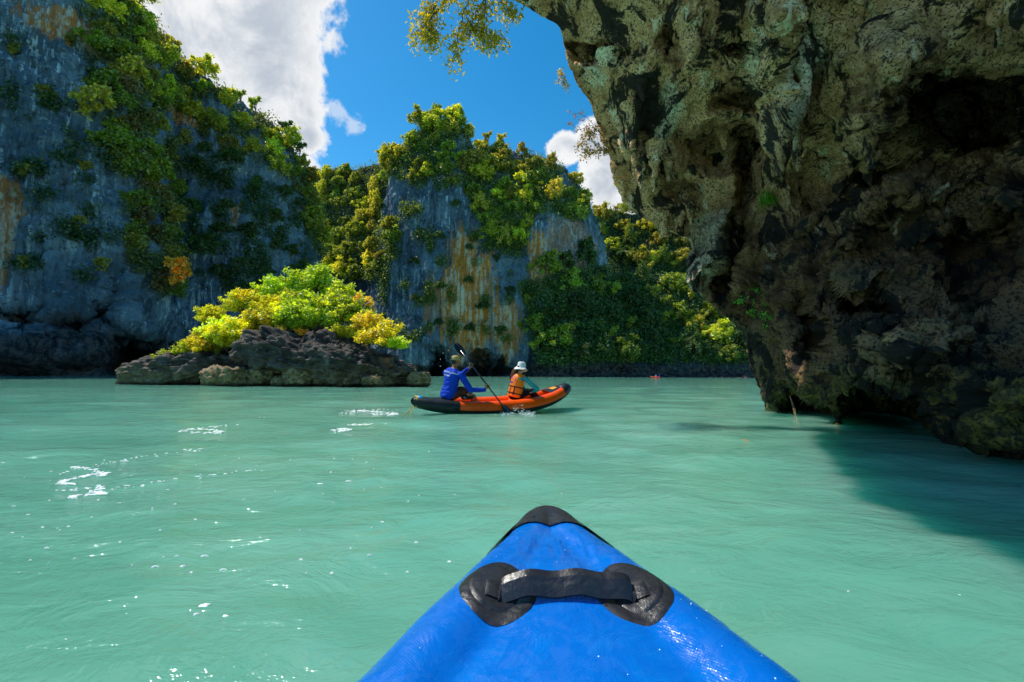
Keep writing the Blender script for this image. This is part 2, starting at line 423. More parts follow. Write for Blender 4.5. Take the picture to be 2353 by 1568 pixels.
def make_overhang_mat():
    m, t, b = new_mat('stained_limestone')
    p = pos(t)
    sep = t.n.new('ShaderNodeSeparateXYZ'); t.put(sep.inputs[0], p)
    x, y, z = sep.outputs
    warp = t.vmath('ADD', p, t.scale(t.vmath('SUBTRACT', t.n.new('ShaderNodeTexNoise').outputs['Color'], (.5, .5, .5)), .0, .0, .0))
    n_big = t.noise(p, .55, 4, .6, .6); n_mid = t.noise(p, 1.9, 6, .65, .5); n_fin = t.noise(p, 9, 6, .7); n_sp = t.noise(p, 26, 4, .65)
    n_str = t.noise(t.scale(p, 2.2, 2.2, .55), 1.0, 6, .65, .7)
    c = t.mix(t.ss(n_mid, .35, .65), (.40, .185, .070), (.86, .46, .22))
    c = t.mix(t.math('MULTIPLY', t.ss(n_fin, .48, .66), .5), c, (.92, .58, .33))
    # pale flowstone, faintly green
    c = t.mix(t.math('MULTIPLY', t.ss(n_str, .57, .67), .9), c, (.92, .70, .48))
    c = t.mix(t.math('MULTIPLY', t.ss(t.noise(p, 1.3, 4, .6, .3), .57, .67), .6), c, (.28, .17, .05))
    # pale flowstone curtains
    for qa, qb, qd, qr in (((1795, -60), (1800, 300), 8.0, .42), ((1840, -60), (1850, 150), 7.9, .22), ((1600, 640), (1650, 520), 10.6, .46), ((1370, 140), (1400, 150), 9.9, .25), ((1530, 170), (1540, 320), 10.0, .20), ((1955, 640), (2040, 665), 7.4, .22), ((2000, 700), (2010, 740), 7.0, .18)):
        A_, B_ = aty(*qa, qd), aty(*qb, qd); AB = B_ - A_; L2 = float(AB @ AB)
        pa = t.vmath('SUBTRACT', p, tuple(A_)); hh = t.math('DIVIDE', t.vmath('DOT_PRODUCT', pa, tuple(AB)), L2, clamp=True)
        sc_n = t.n.new('ShaderNodeVectorMath'); sc_n.operation = 'SCALE'; sc_n.inputs[0].default_value = tuple(AB); t.put(sc_n.inputs['Scale'], hh)
        dd = t.vmath('LENGTH', t.scale(t.vmath('SUBTRACT', pa, sc_n.outputs[0]), 1, .45, 1))
        dd = t.math('ADD', dd, t.math('MULTIPLY', t.math('SUBTRACT', n_mid, .5), .9))
        c = t.mix(t.math('MULTIPLY', t.ss(dd, qr + .12, qr - .12), .85), c, t.mix(t.ss(n_fin, .40, .62), (.68, .50, .33), (.98, .84, .62)))
    # brown weathered lower wall
    low = t.math('MULTIPLY', t.ss(t.math('ADD', z, t.math('MULTIPLY', t.math('SUBTRACT', n_big, .5), 4.0)), 6.0, 3.4), t.ss(x, 3.4, 5.4))
    brown = t.mix(t.ss(n_mid, .34, .66), (.040, .016, .006), (.21, .095, .038))
    brown = t.mix(t.math('MULTIPLY', t.ss(n_str, .60, .68), .75), brown, (.50, .34, .24))
    brown = t.mix(t.math('MULTIPLY', t.ss(n_fin, .56, .68), .55), brown, (.28, .085, .02))
    c = t.mix(t.math('MULTIPLY', low, .95), c, brown)
    # grey-brown polished lobes above the tide line
    g = t.math('MULTIPLY', t.ss(t.math('ADD', z, t.math('MULTIPLY', t.math('SUBTRACT', n_mid, .5), 1.0)), 2.4, 1.5), t.ss(x, 3.9, 4.8))
    c = t.mix(t.math('MULTIPLY', g, .8), c, t.mix(n_fin, (.11, .050, .022), (.32, .17, .085)))
    # algae towards the water
    alg = t.ss(t.math('ADD', z, t.math('MULTIPLY', t.math('SUBTRACT', n_mid, .5), 1.5)), 1.25, .5)
    green = t.mix(t.ss(n_fin, .42, .62), (.020, .020, .005), (.17, .125, .016))
    green = t.mix(t.math('MULTIPLY', t.ss(n_big, .52, .62), .7), green, (.05, .085, .03))
    c = t.mix(t.math('MULTIPLY', alg, .9), c, green)
    # black manganese stains and pits, enlarged to put shade contrast into the colour
    st = t.math('MULTIPLY', t.ss(t.noise(t.scale(p, 1.0, 1.0, .6), 1.1, 7, .72, 1.2), .505, .56), .96)
    c = t.mix(st, c, (.012, .010, .008))
    c = t.mix(t.math('MULTIPLY', t.ss(t.math('ADD', n_sp, t.math('MULTIPLY', t.math('SUBTRACT', n_mid, .5), .25)), .535, .595), .88), c, (.018, .014, .010))
    c = t.mix(t.math('MULTIPLY', t.ss(t.voronoi(t.vmath('ADD', p, t.scale(t.n.new('ShaderNodeTexNoise').outputs['Color'], .1, .1, .1)), 9.0), .20, .10), .7), c, (.012, .010, .009))
    t.put(b.inputs['Base Color'], c)
    b.inputs['Roughness'].default_value = .82; b.inputs['Specular IOR Level'].default_value = .25
    nrm = t.bump(n_mid, .6, .10); nrm = t.bump(n_fin, .8, .04, nrm); nrm = t.bump(n_sp, .7, .012, nrm)
    t.put(b.inputs['Normal'], nrm)
    return m
def make_overhang():
    na, nb = 560, 620
    ev = tps(OH_CTRL)
    sil = np.array(OH_SIL, float)
    py0 = np.interp(np.linspace(0, 1, nb), [0, .16, 1], [-1400, -120, 975])
    pxL = np.interp(py0, sil[:, 0], sil[:, 1])
    k = np.ones(7) / 7; pxL = np.convolve(np.pad(pxL, 3, 'edge'), k, 'valid')
    a = np.linspace(0, 1, na) ** 1.12
    PXR = 3000.0; pyR = np.interp(np.linspace(0, 1, nb), [0, .16, 1], [-1400, -150, 1215])
    PX = pxL[None, :] * (1 - a[:, None]) + PXR * a[:, None]
    PY = py0[None, :] * (1 - a[:, None]) + pyR[None, :] * a[:, None]
    D = ev(PX, PY)
    Q0 = aty(PX, PY, 9.0)
    WX = PX + 34 * fbm(Q0 / .9, 4, 61, .6); WY = PY + 34 * fbm(Q0 / .9 + 40, 4, 71, .6)
    for bx, by, rx, ry, an, amp in OH_BUMPS:
        ca, sa = math.cos(RAD(an)), math.sin(RAD(an)); ux = (WX - bx) * ca + (WY - by) * sa; uy = -(WX - bx) * sa + (WY - by) * ca
        q = (ux / rx) ** 2 + (uy / ry) ** 2
        D = D + 1.3 * amp * np.exp(-q ** 2.2 * .8)
    P = aty(PX, PY, D)                                   # na x nb x 3
    # the far flank, turning away behind the lip
    flank = []
    rL = rays(pxL, py0); hz = rL.copy(); hz[:, 2] = 0; hz /= np.linalg.norm(hz, axis=1, keepdims=True)
    rt = np.stack([hz[:, 1], -hz[:, 0], 0 * hz[:, 0]], -1)
    for s_, r_, u_ in ((.12, .0, .0), (.3, .05, .02), (.6, .16, .05), (1.0, .4, .1), (1.7, .9, .25), (2.6, 1.8, .5), (4, 3.4, 1), (6, 6, 2), (8, 10, 3)):
        flank.append(P[0] + rL * s_ + rt * r_ + np.array([0, 0, u_]) * .4)
    P = np.concatenate([np.stack(flank[::-1]), P])
    # the top, rising above the frame
    top = [P[:, 0] + np.array([.4 * q, .25 * q, 1.0 * q]) for q in (6, 4, 2.5, 1.4, .6)]
    P = np.concatenate([np.stack(top, 1), P], 1)
    du = np.gradient(P, axis=0); dv = np.gradient(P, axis=1)
    Nn = np.cross(du, dv); Nn /= np.linalg.norm(Nn, axis=-1, keepdims=True) + 1e-9
    if (Nn[nb // 2, na // 2] @ (CAMP - P[nb // 2, na // 2])) < 0: Nn = -Nn
    tocam = CAMP - P
    warp = np.stack([fbm(P / 1.1, 3, 81), fbm(P / 1.1 + 20, 3, 82), fbm(P / 1.1 + 40, 3, 83)], -1) * .45
    Pw = P + warp
    vert = P * np.array([1, 1, .38])
    disp = (.34 * fbm(Pw / 1.7, 5, 11, .55, ridged=True) + .30 * fbm(Pw / .75 + 9, 5, 21, .58)
            + .17 * fbm((vert + warp * .5) / .42, 4, 31, .55, ridged=True)
            + .07 * fbm(Pw / .16, 4, 41, .62) - .16 * sstep(.40 - worley(Pw / .75, 5), 0, .22) - .07 * sstep(.36 - worley(Pw / .27, 8), 0, .16))
    for bs, ba, sd2 in ((1.15, .34, 3), (.48, .15, 13)):
        bid, bed = blocks(Pw * np.array([1, 1, .75]) / bs, sd2); disp = disp + ba * ((bid - .5) * sstep(bed, 0, .25) - .45 * np.exp(-bed / .07))
    disp = disp - disp[9:, 60:].mean() - .03
    cal = sstep(fbm(P / 2.6, 2, 91), -.35, .25)                 # calm flowstone here, rough crag there
    disp = disp * (.45 + .65 * cal)
    edge_ = np.concatenate([np.full(9, .5), np.interp(np.arange(P.shape[0] - 9), [0, 45], [.5, 1.0])])
    disp = disp * edge_[:, None] * (1 - .42 * sstep(P[..., 2], 3.5, 6.0))
    wl = sstep(P[..., 2], -.1, .6) * .6 + .4                # smoother, wave-washed foot
    P2 = P + Nn * (disp * wl)[..., None]
    me = mesh_np('rock_overhang', P2, grid_faces(P.shape[0], P.shape[1]), make_overhang_mat())
    o = link('rock_overhang', me)
    tag(o, kind='structure'); o['label'] = 'craggy stained limestone overhang hanging over the green water'
    return o, P2
overhang, OHP = make_overhang()
# ================================================================ FAR CLIFFS
def make_cliff_mat(name, orange, tone=1.0, streak=1.0, foot=5.0):
    m, t, b = new_mat(name)
    p = pos(t)
    sep = t.n.new('ShaderNodeSeparateXYZ'); t.put(sep.inputs[0], p); z = sep.outputs[2]
    wob = t.noise(t.scale(p, .05, .05, .05), 1.0, 3, .5)
    pw = t.vmath('ADD', p, t.scale(p, 0, 0, 0))
    s1 = t.noise(t.scale(p, .30, .30, .028), 1.0, 6, .65, .6)
    s2 = t.noise(t.scale(p, .9, .9, .06), 1.0, 5, .65, .4)
    bl = t.noise(p, .07, 5, .6, .5)
    fi = t.noise(p, .8, 6, .7)
    c = t.mix(t.ss(bl, .35, .65), (.060, .092, .125), (.150, .205, .250))
    c = t.mix(t.math('MULTIPLY', t.math('MULTIPLY', t.ss(s2, .52, .66), t.ss(t.noise(p, .035, 3, .5), .40, .60)), .85 * streak), c, (.47, .54, .58))
    c = t.mix(t.math('MULTIPLY', t.ss(s1, .56, .66), .75), c, (.060, .075, .090))
    c = t.mix(t.math('MULTIPLY', t.ss(fi, .54, .66), .7), c, (.032, .038, .046))
    c = t.mix(t.math('MULTIPLY', t.ss(t.noise(p, .55, 5, .7, .4), .56, .68), .45), c, (.34, .40, .46))
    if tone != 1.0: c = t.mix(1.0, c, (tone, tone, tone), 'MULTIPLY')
    c = t.mix(t.math('MULTIPLY', t.ss(t.noise(p, .22, 6, .68, .8), .55, .64), .65), c, (.035, .038, .045))
    c = t.mix(t.math('MULTIPLY', t.ss(t.noise(t.scale(p, 1, 1, .5), .16, 5, .6, .6), .58, .70), .4), c, (.20, .13, .085))
    # iron stains
    for (cx, cz, rx, rz, amt) in orange:
        sx = sep.outputs[0]
        dx = t.math('DIVIDE', t.math('SUBTRACT', sx, cx), rx); dz = t.math('DIVIDE', t.math('SUBTRACT', z, cz), rz)
        d = t.math('ADD', t.math('MULTIPLY', dx, dx), t.math('MULTIPLY', dz, dz))
        d = t.math('ADD', d, t.math('MULTIPLY', t.math('SUBTRACT', s1, .5), 2.8))
        d = t.math('ADD', d, t.math('MULTIPLY', t.math('SUBTRACT', s2, .5), 2.6))
        msk = t.math('MULTIPLY', t.ss(d, 1.05, .55), amt)
        oc = t.mix(t.ss(s2, .44, .60), (.68, .235, .035), (.78, .60, .42))
        oc = t.mix(t.math('MULTIPLY', t.ss(fi, .55, .68), .7), oc, (.20, .075, .02))
        c = t.mix(msk, c, oc)
    fm = t.ss(t.math('ADD', z, t.math('MULTIPLY', t.math('SUBTRACT', bl, .5), foot * 1.6)), foot, foot * .55)
    c = t.mix(t.math('MULTIPLY', fm, .88), c, t.mix(t.ss(fi, .42, .60), (.018, .015, .014), (.125, .100, .085)))
    t.put(b.inputs['Base Color'], c)
    b.inputs['Roughness'].default_value = .9; b.inputs['Specular IOR Level'].default_value = .15
    nrm = t.bump(s2, .9, .9); nrm = t.bump(fi, 1.0, .7, nrm)
    t.put(b.inputs['Normal'], nrm)
    return m
def massif(name, st, mat, nu=420, nv=230, seed=1, amp=(3.5, 1.6, .7), prof=2.2, caves=(), undercut=2.5, smooth_soil=False):
    st = np.array(st, float)
    u = np.linspace(0, 1, nu); k = np.linspace(0, 1, len(st))
    # resample stations evenly along px
    acc = np.concatenate([[0], np.cumsum(np.abs(np.diff(st[:, 0])) + .6 * np.abs(np.diff(st[:, 1])) * 6)]); acc /= acc[-1]
    S = np.stack([np.interp(u, acc, st[:, i]) for i in range(4)], -1)
    ker = np.hanning(15); ker /= ker.sum()
    S = np.stack([np.convolve(np.pad(S[:, i], 7, 'edge'), ker, 'valid') for i in range(4)], -1)
    base = atz(S[:, 0], 900 + 0 * S[:, 0], 0)                     # direction only
    Bp = aty(S[:, 0], 865 + 0 * S[:, 0], S[:, 1]); Bp[:, 2] = 0
    Tp = aty(S[:, 0], S[:, 2], S[:, 1] + S[:, 3])
    t = np.linspace(0, 1, nv)
    sb = t ** prof
    P = np.empty((nu, nv, 3))
    P[..., :2] = Bp[:, None, :2] * (1 - sb)[None, :, None] + Tp[:, None, :2] * sb[None, :, None]
    P[..., 2] = -1.0 + (Tp[:, None, 2] + 1.0) * t[None, :]
    away = Bp[:, :2] / np.linalg.norm(Bp[:, :2], axis=1, keepdims=True)
    # tidal notch and caves at the foot
    z = P[..., 2]
    nn = fbm(np.stack([P[..., 0] / 7, P[..., 1] / 7, 0 * z], -1), 3, seed + 50)
    rec = undercut * (1 + .8 * nn) * np.exp(-((z - 1.6 - 1.2 * nn) / 1.8) ** 2)
    zz_ = z + 2.6 * fbm(P / 4.0, 4, seed + 60, .6); xx_ = S[:, None, 0] + 26 * fbm(P / 5.0, 4, seed + 61, .6)
    for (px, zc, rx, rz, dep) in caves:
        q = ((xx_ - px) / rx) ** 2 + ((zz_ - zc) / rz) ** 2
        rec = rec + dep * np.exp(-q ** 2.4)
    P[..., :2] += away[:, None, :] * rec[..., None]
    cap = []
    for back, dz in ((3, .8), (8, 0), (16, -4), (30, -16), (45, -60)):
        c = P[:, -1].copy(); c[:, :2] += away * back; c[:, 2] += dz; cap.append(c)
    P = np.concatenate([P, np.stack(cap, 1)], 1)
    du = np.gradient(P, axis=0); dv = np.gradient(P, axis=1)
    Nn = np.cross(du, dv); Nn /= np.linalg.norm(Nn, axis=-1, keepdims=True) + 1e-9
    Nn *= np.sign((Nn * (CAMP - P)).sum(-1))[..., None]
    d = (amp[0] * fbm(P / np.array([22, 22, 34.]), 4, seed) + amp[1] * fbm(P / np.array([5, 5, 26.]), 4, seed + 7, ridged=True)
         + amp[2] * fbm(P / 2.6, 4, seed + 13) + .5 * amp[2] * fbm(P / np.array([1.3, 1.3, 7]), 3, seed + 19, ridged=True))
    bid, bed = blocks(P / np.array([5., 5., 9.]) + .35 * fbm(P / 4, 3, seed + 70)[..., None], seed + 71)
    d = d + amp[2] * 1.1 * ((bid - .5) * sstep(bed, 0, .3) - .4 * np.exp(-bed / .06))
    d = d * (.35 + .65 * sstep(P[..., 2], 0, 10))
    P2 = P + Nn * d[..., None]
    Fc = grid_faces(P.shape[0], P.shape[1])
    o = link(name, mesh_np(name, P2, Fc, mat)); tag(o, kind='structure')
    return o, P2.reshape(-1, 3), Fc
def cx(px, Y): return float(aty(px, 800, Y)[0])
def cz(py, Y): return float(aty(1176, py, Y)[2])
matA = make_cliff_mat('blue_grey_limestone', [(cx(30, 95), cz(15, 95), 8, 5, .8), (cx(5, 93), cz(560, 93), 2.2, 16, .75), (cx(400, 115), cz(430, 115), 1.5, 6, .6)], 1.5, 1.0, 13.0)
matB = make_cliff_mat('iron_streaked_limestone', [(cx(1075, 162), cz(680, 162), 11, 25, .95), (cx(1050, 162), cz(590, 162), 5, 14, .8), (cx(1165, 162), cz(760, 162), 6, 12, .8), (cx(1240, 162), cz(600, 162), 5, 14, .9), (cx(1310, 164), cz(560, 164), 13, 12, .45), (cx(990, 162), cz(700, 162), 4, 12, .5)], 1.35)
matC = make_cliff_mat('dark_forest_rock', [], .32)  # dark rock: cliff colours multiplied evenly down
MASS = []
oA, vA, fA = massif('left_cliff', [(-1500, 40, -1500, 8), (-900, 60, -1500, 8), (-400, 78, -850, 10), (0, 92, -430, 10), (140, 97, -270, 12), (230, 101, -130, 12), (290, 103, -5, 14), (330, 106, 45, 15), (352, 116, 80, 15), (378, 127, 105, 14), (450, 130, 172, 16), (530, 133, 228, 18), (600, 137, 270, 20), (650, 141, 315, 20), (690, 146, 375, 18), (712, 153, 455, 16), (722, 160, 560, 16), (728, 172, 700, 12), (730, 190, 800, 6)],
                   matA, 620, 340, 3, (3.0, 2.0, 1.3), 2.0,
                   caves=[(50, 11.0, 80, 2.6, 12), (150, 10.5, 50, 2.2, 9), (215, 13, 30, 3, 8), (305, 3.6, 66, 5.6, 30), (250, 15, 24, 5, 7), (60, 11.5, 60, 2.0, 6), (200, 4.5, 70, 2.4, -2.5), (60, 4.6, 130, 3.4, -5.0)], undercut=2.0)
oB, vB, fB = massif('central_cliff', [(835, 200, 800, 3), (845, 186, 700, 4), (858, 178, 620, 6), (880, 172, 480, 8), (900, 168, 400, 10), (930, 165, 330, 12), (960, 164, 300, 13), (1010, 163, 285, 14), (1060, 162, 300, 16), (1085, 163, 345, 18), (1160, 162, 345, 20), (1250, 160, 368, 22), (1310, 160, 405, 22), (1345, 162, 455, 20), (1372, 166, 525, 14), (1388, 172, 600, 8), (1396, 186, 720, 6)],
                   matB, 460, 260, 23, (2.8, 1.7, .8), 2.6,
                   caves=[(1008, 3.5, 20, 5.5, 24), (1105, 3.0, 26, 4.6, 22), (1150, 3, 16, 3.5, 16), (1300, 3, 40, 3.5, 12)], undercut=2.0)
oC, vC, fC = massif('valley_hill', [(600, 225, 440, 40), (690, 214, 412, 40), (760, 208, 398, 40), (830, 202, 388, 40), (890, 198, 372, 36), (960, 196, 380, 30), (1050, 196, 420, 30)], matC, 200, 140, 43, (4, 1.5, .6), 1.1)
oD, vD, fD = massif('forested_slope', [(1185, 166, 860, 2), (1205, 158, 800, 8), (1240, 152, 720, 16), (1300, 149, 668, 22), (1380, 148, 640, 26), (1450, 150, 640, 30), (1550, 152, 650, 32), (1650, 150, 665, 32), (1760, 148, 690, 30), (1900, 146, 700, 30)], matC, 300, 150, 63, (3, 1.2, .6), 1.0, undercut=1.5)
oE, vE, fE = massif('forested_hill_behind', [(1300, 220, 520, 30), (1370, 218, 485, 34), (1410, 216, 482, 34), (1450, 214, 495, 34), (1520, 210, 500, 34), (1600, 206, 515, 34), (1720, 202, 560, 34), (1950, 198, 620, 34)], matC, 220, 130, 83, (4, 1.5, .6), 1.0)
for o_, lab in ((oA, 'tall blue-grey limestone cliff rising from the water'), (oB, 'limestone cliff with orange streaks and a bushy summit'), (oC, 'tree-covered hill in the gap beside the tall blue-grey cliff'), (oD, 'tree-covered slope above the low dark sea cliff'), (oE, 'forested hill behind the tree-covered slope')): o_['label'] = lab
_off = 0; _vs = []; _fs = []
for v, f in ((vA, fA), (vB, fB), (vC, fC), (vD, fD), (vE, fE)):
    _vs.append(v); _fs.append(f + _off); _off += len(v)
CLIFF_BVH = BVHTree.FromPolygons(np.concatenate(_vs).tolist(), np.concatenate(_fs).tolist())
def hit(px, py):
    d = Vector(rays(px, py)); r = CLIFF_BVH.ray_cast(Vector(CAMP), d)
    return (r[0], r[1]) if r[0] is not None else (None, None)
OHF = grid_faces(OHP.shape[0], OHP.shape[1])
OH_BVH = BVHTree.FromPolygons(OHP.reshape(-1, 3).tolist(), OHF.tolist())
def hit_oh(px, py):
    r = OH_BVH.ray_cast(Vector(CAMP), Vector(rays(px, py)))
    return (r[0], r[1]) if r[0] is not None else (None, None)
# ================================================================ VEGETATION
def leaf_material(name, trans=.5, gloss=.10):
    m, t, b = new_mat(name); nt = m.node_tree
    info = t.n.new('ShaderNodeObjectInfo')
    at = t.n.new('ShaderNodeAttribute'); at.attribute_name = 'v'
    v = at.outputs['Fac']
    c = t.mix(1.0, info.outputs['Color'], t.mix(v, (.50, .58, .55), (1.75, 1.6, 1.0)), 'MULTIPLY')
    hsv = t.n.new('ShaderNodeHueSaturation'); t.put(hsv.inputs['Color'], c)
    t.put(hsv.inputs['Hue'], t.math('ADD', .486, t.math('MULTIPLY', info.outputs['Random'], .018)))
    t.put(hsv.inputs['Value'], t.math('ADD', .80, t.math('MULTIPLY', info.outputs['Random'], .4)))
    d = t.n.new('ShaderNodeBsdfDiffuse'); tr = t.n.new('ShaderNodeBsdfTranslucent'); g = t.n.new('ShaderNodeBsdfGlossy')
    g.inputs['Roughness'].default_value = .42; g.inputs['Color'].default_value = (.9, .95, .9, 1)
    t.put(d.inputs['Color'], hsv.outputs[0])
    t.put(tr.inputs['Color'], t.mix(1.0, hsv.outputs[0], (1.5, 1.5, .5), 'MULTIPLY'))
    m1 = t.n.new('ShaderNodeMixShader'); m1.inputs[0].default_value = trans; t.l.new(d.outputs[0], m1.inputs[1]); t.l.new(tr.outputs[0], m1.inputs[2])
    m2 = t.n.new('ShaderNodeMixShader'); m2.inputs[0].default_value = gloss * .5; t.l.new(m1.outputs[0], m2.inputs[1]); t.l.new(g.outputs[0], m2.inputs[2])
    t.l.new(m2.outputs[0], nt.nodes['Material Output'].inputs['Surface']); nt.nodes.remove(b)
    return m
LEAF = leaf_material('tree_leaves')
BARK = simple('grey_bark', (.16, .13, .10), .9, .2, (8, .6, .05), .35, 3)
PALEBARK = simple('bleached_wood', (.42, .38, .33), .8, .2, None, .25, 4)

def leaf_mesh(name, P, size, rng, mat, out=None, long=1.7, up=.5, droop=0.0):
    n = len(P); P = np.asarray(P, float)
    nr = rng.normal(size=(n, 3)); nr[:, 2] += up
    if out is not None: nr += out * .9
    nr /= np.linalg.norm(nr, axis=1, keepdims=True)
    a = rng.normal(size=(n, 3)); a[:, 2] -= droop
    a -= nr * (a * nr).sum(1, keepdims=True); a /= np.linalg.norm(a, axis=1, keepdims=True)
    b = np.cross(nr, a)
    L = size * rng.uniform(.65, 1.35, n)[:, None]; Wd = L / long
    q = np.stack([P, P + a * L * .45 + b * Wd * .5, P + a * L - nr * L * .12, P + a * L * .45 - b * Wd * .5], 1)
    me = mesh_np(name, q.reshape(-1, 3), np.arange(4 * n).reshape(n, 4), mat, smooth=False)
    at = me.attributes.new('v', 'FLOAT', 'POINT')
    at.data.foreach_set('value', np.repeat(rng.rand(n), 4).astype(np.float32)[:len(me.vertices)])
    return me
def crown_points(rng, c, R, ncl, nlf, fill=.35, lowest=-.45, cr=(.26, .46)):
    P = []; O = []; cen = []
    c = np.array(c, float); R = np.array(R, float); rm = R.mean()
    for i in range(ncl):
        d = rng.normal(size=3); d /= np.linalg.norm(d)
        if d[2] < lowest: d[2] = -d[2] * .6
        k = rng.uniform(.35, .95)
        cc = c + d * R * k; r = rm * rng.uniform(*cr); cen.append((cc, r))
        m = int(nlf * rng.uniform(.6, 1.4))
        nt = rng.randint(9, 15); per = max(4, m // nt)               # leafy shoots radiating from the limb end
        td = rng.normal(size=(nt, 3)) + d * .8; td[:, 2] += .35; td /= np.linalg.norm(td, axis=1, keepdims=True)
        tl = r * rng.uniform(.7, 1.45, nt)
        w = rng.uniform(.15, 1.0, (nt, per)) ** .8
        q = cc + td[:, None] * (tl[:, None] * w)[..., None] + rng.normal(size=(nt, per, 3)) * r * .15
        q[..., 2] -= (w ** 2) * r * .18
        P.append(q.reshape(-1, 3)); O.append(np.repeat(td, per, 0))
    return np.concatenate(P), np.concatenate(O), cen
def tree_proto(kind, seed):
    rng = np.random.RandomState(seed)
    dims = {'dome': ((0, -.6, 2.9), (3.2, 3.0, 2.9), 30, 95), 'tall': ((0, -.4, 4.0), (2.3, 2.2, 3.7), 30, 85), 'flat': ((0, -1.0, 2.4), (3.5, 2.6, 1.9), 25, 85), 'hang': ((0, -1.6, .4), (2.6, 1.6, 2.6), 22, 90), 'open': ((0, -.6, 4.2), (2.8, 2.6, 2.4), 8, 105)}[kind]
    c, R, ncl, nlf = dims
    P, O, cen = crown_points(rng, c, R, ncl, nlf, lowest=-.95 if kind == 'hang' else -.75, cr=(.20, .36) if kind == 'open' else (.17, .42))
    root = thing('tree', (0, 0, 0), 'tree', 'tree')
    mb = MB()
    top = Vector(c) + Vector((0, 0, -.2 * R[2]))
    mid = Vector((0, c[1] * .9, top.z * .45))
    mb.tube([(0, .6, -.5), (0, 0, 0), mid, top], [.20, .17, .13, .09], 6)
    for cc, r in cen[:8]: mb.tube([mid.lerp(top, .6), (Vector(cc) + top) / 2 + Vector((0, 0, -.1)), cc], [.08, .055, .03], 5)
    mb.obj('trunk', BARK, root)
    link('crown', leaf_mesh('crown', P, .58, rng, LEAF, O), root)
    return root
PROTO = {k: [tree_proto(k, s) for s in ss] for k, ss in (('dome', (1, 2)), ('tall', (3, 4)), ('flat', (5, 6)), ('hang', (7, 8)), ('open', (9,)))}
_used = set()
def in_poly(x, y, poly):
    c = False; n = len(poly); j = n - 1
    for i in range(n):
        xi, yi = poly[i]; xj, yj = poly[j]
        if (yi > y) != (yj > y) and x < (xj - xi) * (y - yi) / (yj - yi) + xi: c = not c
        j = i
    return c
def place_tree(px, py, kind, size, tint, label, group, rnd, name='tree'):
    p, n = hit(px, py)
    if p is None: return None
    pr = rnd.choice(PROTO[kind]); 
    if pr.name not in _used: _used.add(pr.name); o = pr
    else: o = copy_tree(pr)
    o.name = name
    tag(o, label, 'tree', group)
    o.location = p
    out = Vector((n.x, n.y, 0))
    if n.dot(Vector(CAMP) - p) < 0: out = -out
    yaw = math.atan2(out.y, out.x) + math.pi / 2 if abs(n.z) < .8 and out.length > .1 else rnd.uniform(0, 6.28)
    o.rotation_euler = (rnd.uniform(-.12, .12), rnd.uniform(-.12, .12), yaw + rnd.uniform(-.5, .5))
    o.scale = (size * rnd.uniform(.85, 1.15), size * rnd.uniform(.85, 1.15), size * rnd.uniform(.85, 1.15))
    v = rnd.uniform(.8, 1.2)
    for ch in o.children:
        if ch.data.name.startswith('crown'): ch.color = (tint[0] * v * rnd.uniform(.9, 1.1), tint[1] * v, tint[2] * v, 1)
    return o
G_LIT, G_MID, G_DARK, G_OLIVE, G_BROWN, G_ORANGE = (.52, .52, .052), (.27, .32, .042), (.085, .145, .038), (.40, .35, .065), (.26, .19, .075), (.62, .30, .04)  # leaf tints with sunlit and shaded brightness put into the colour
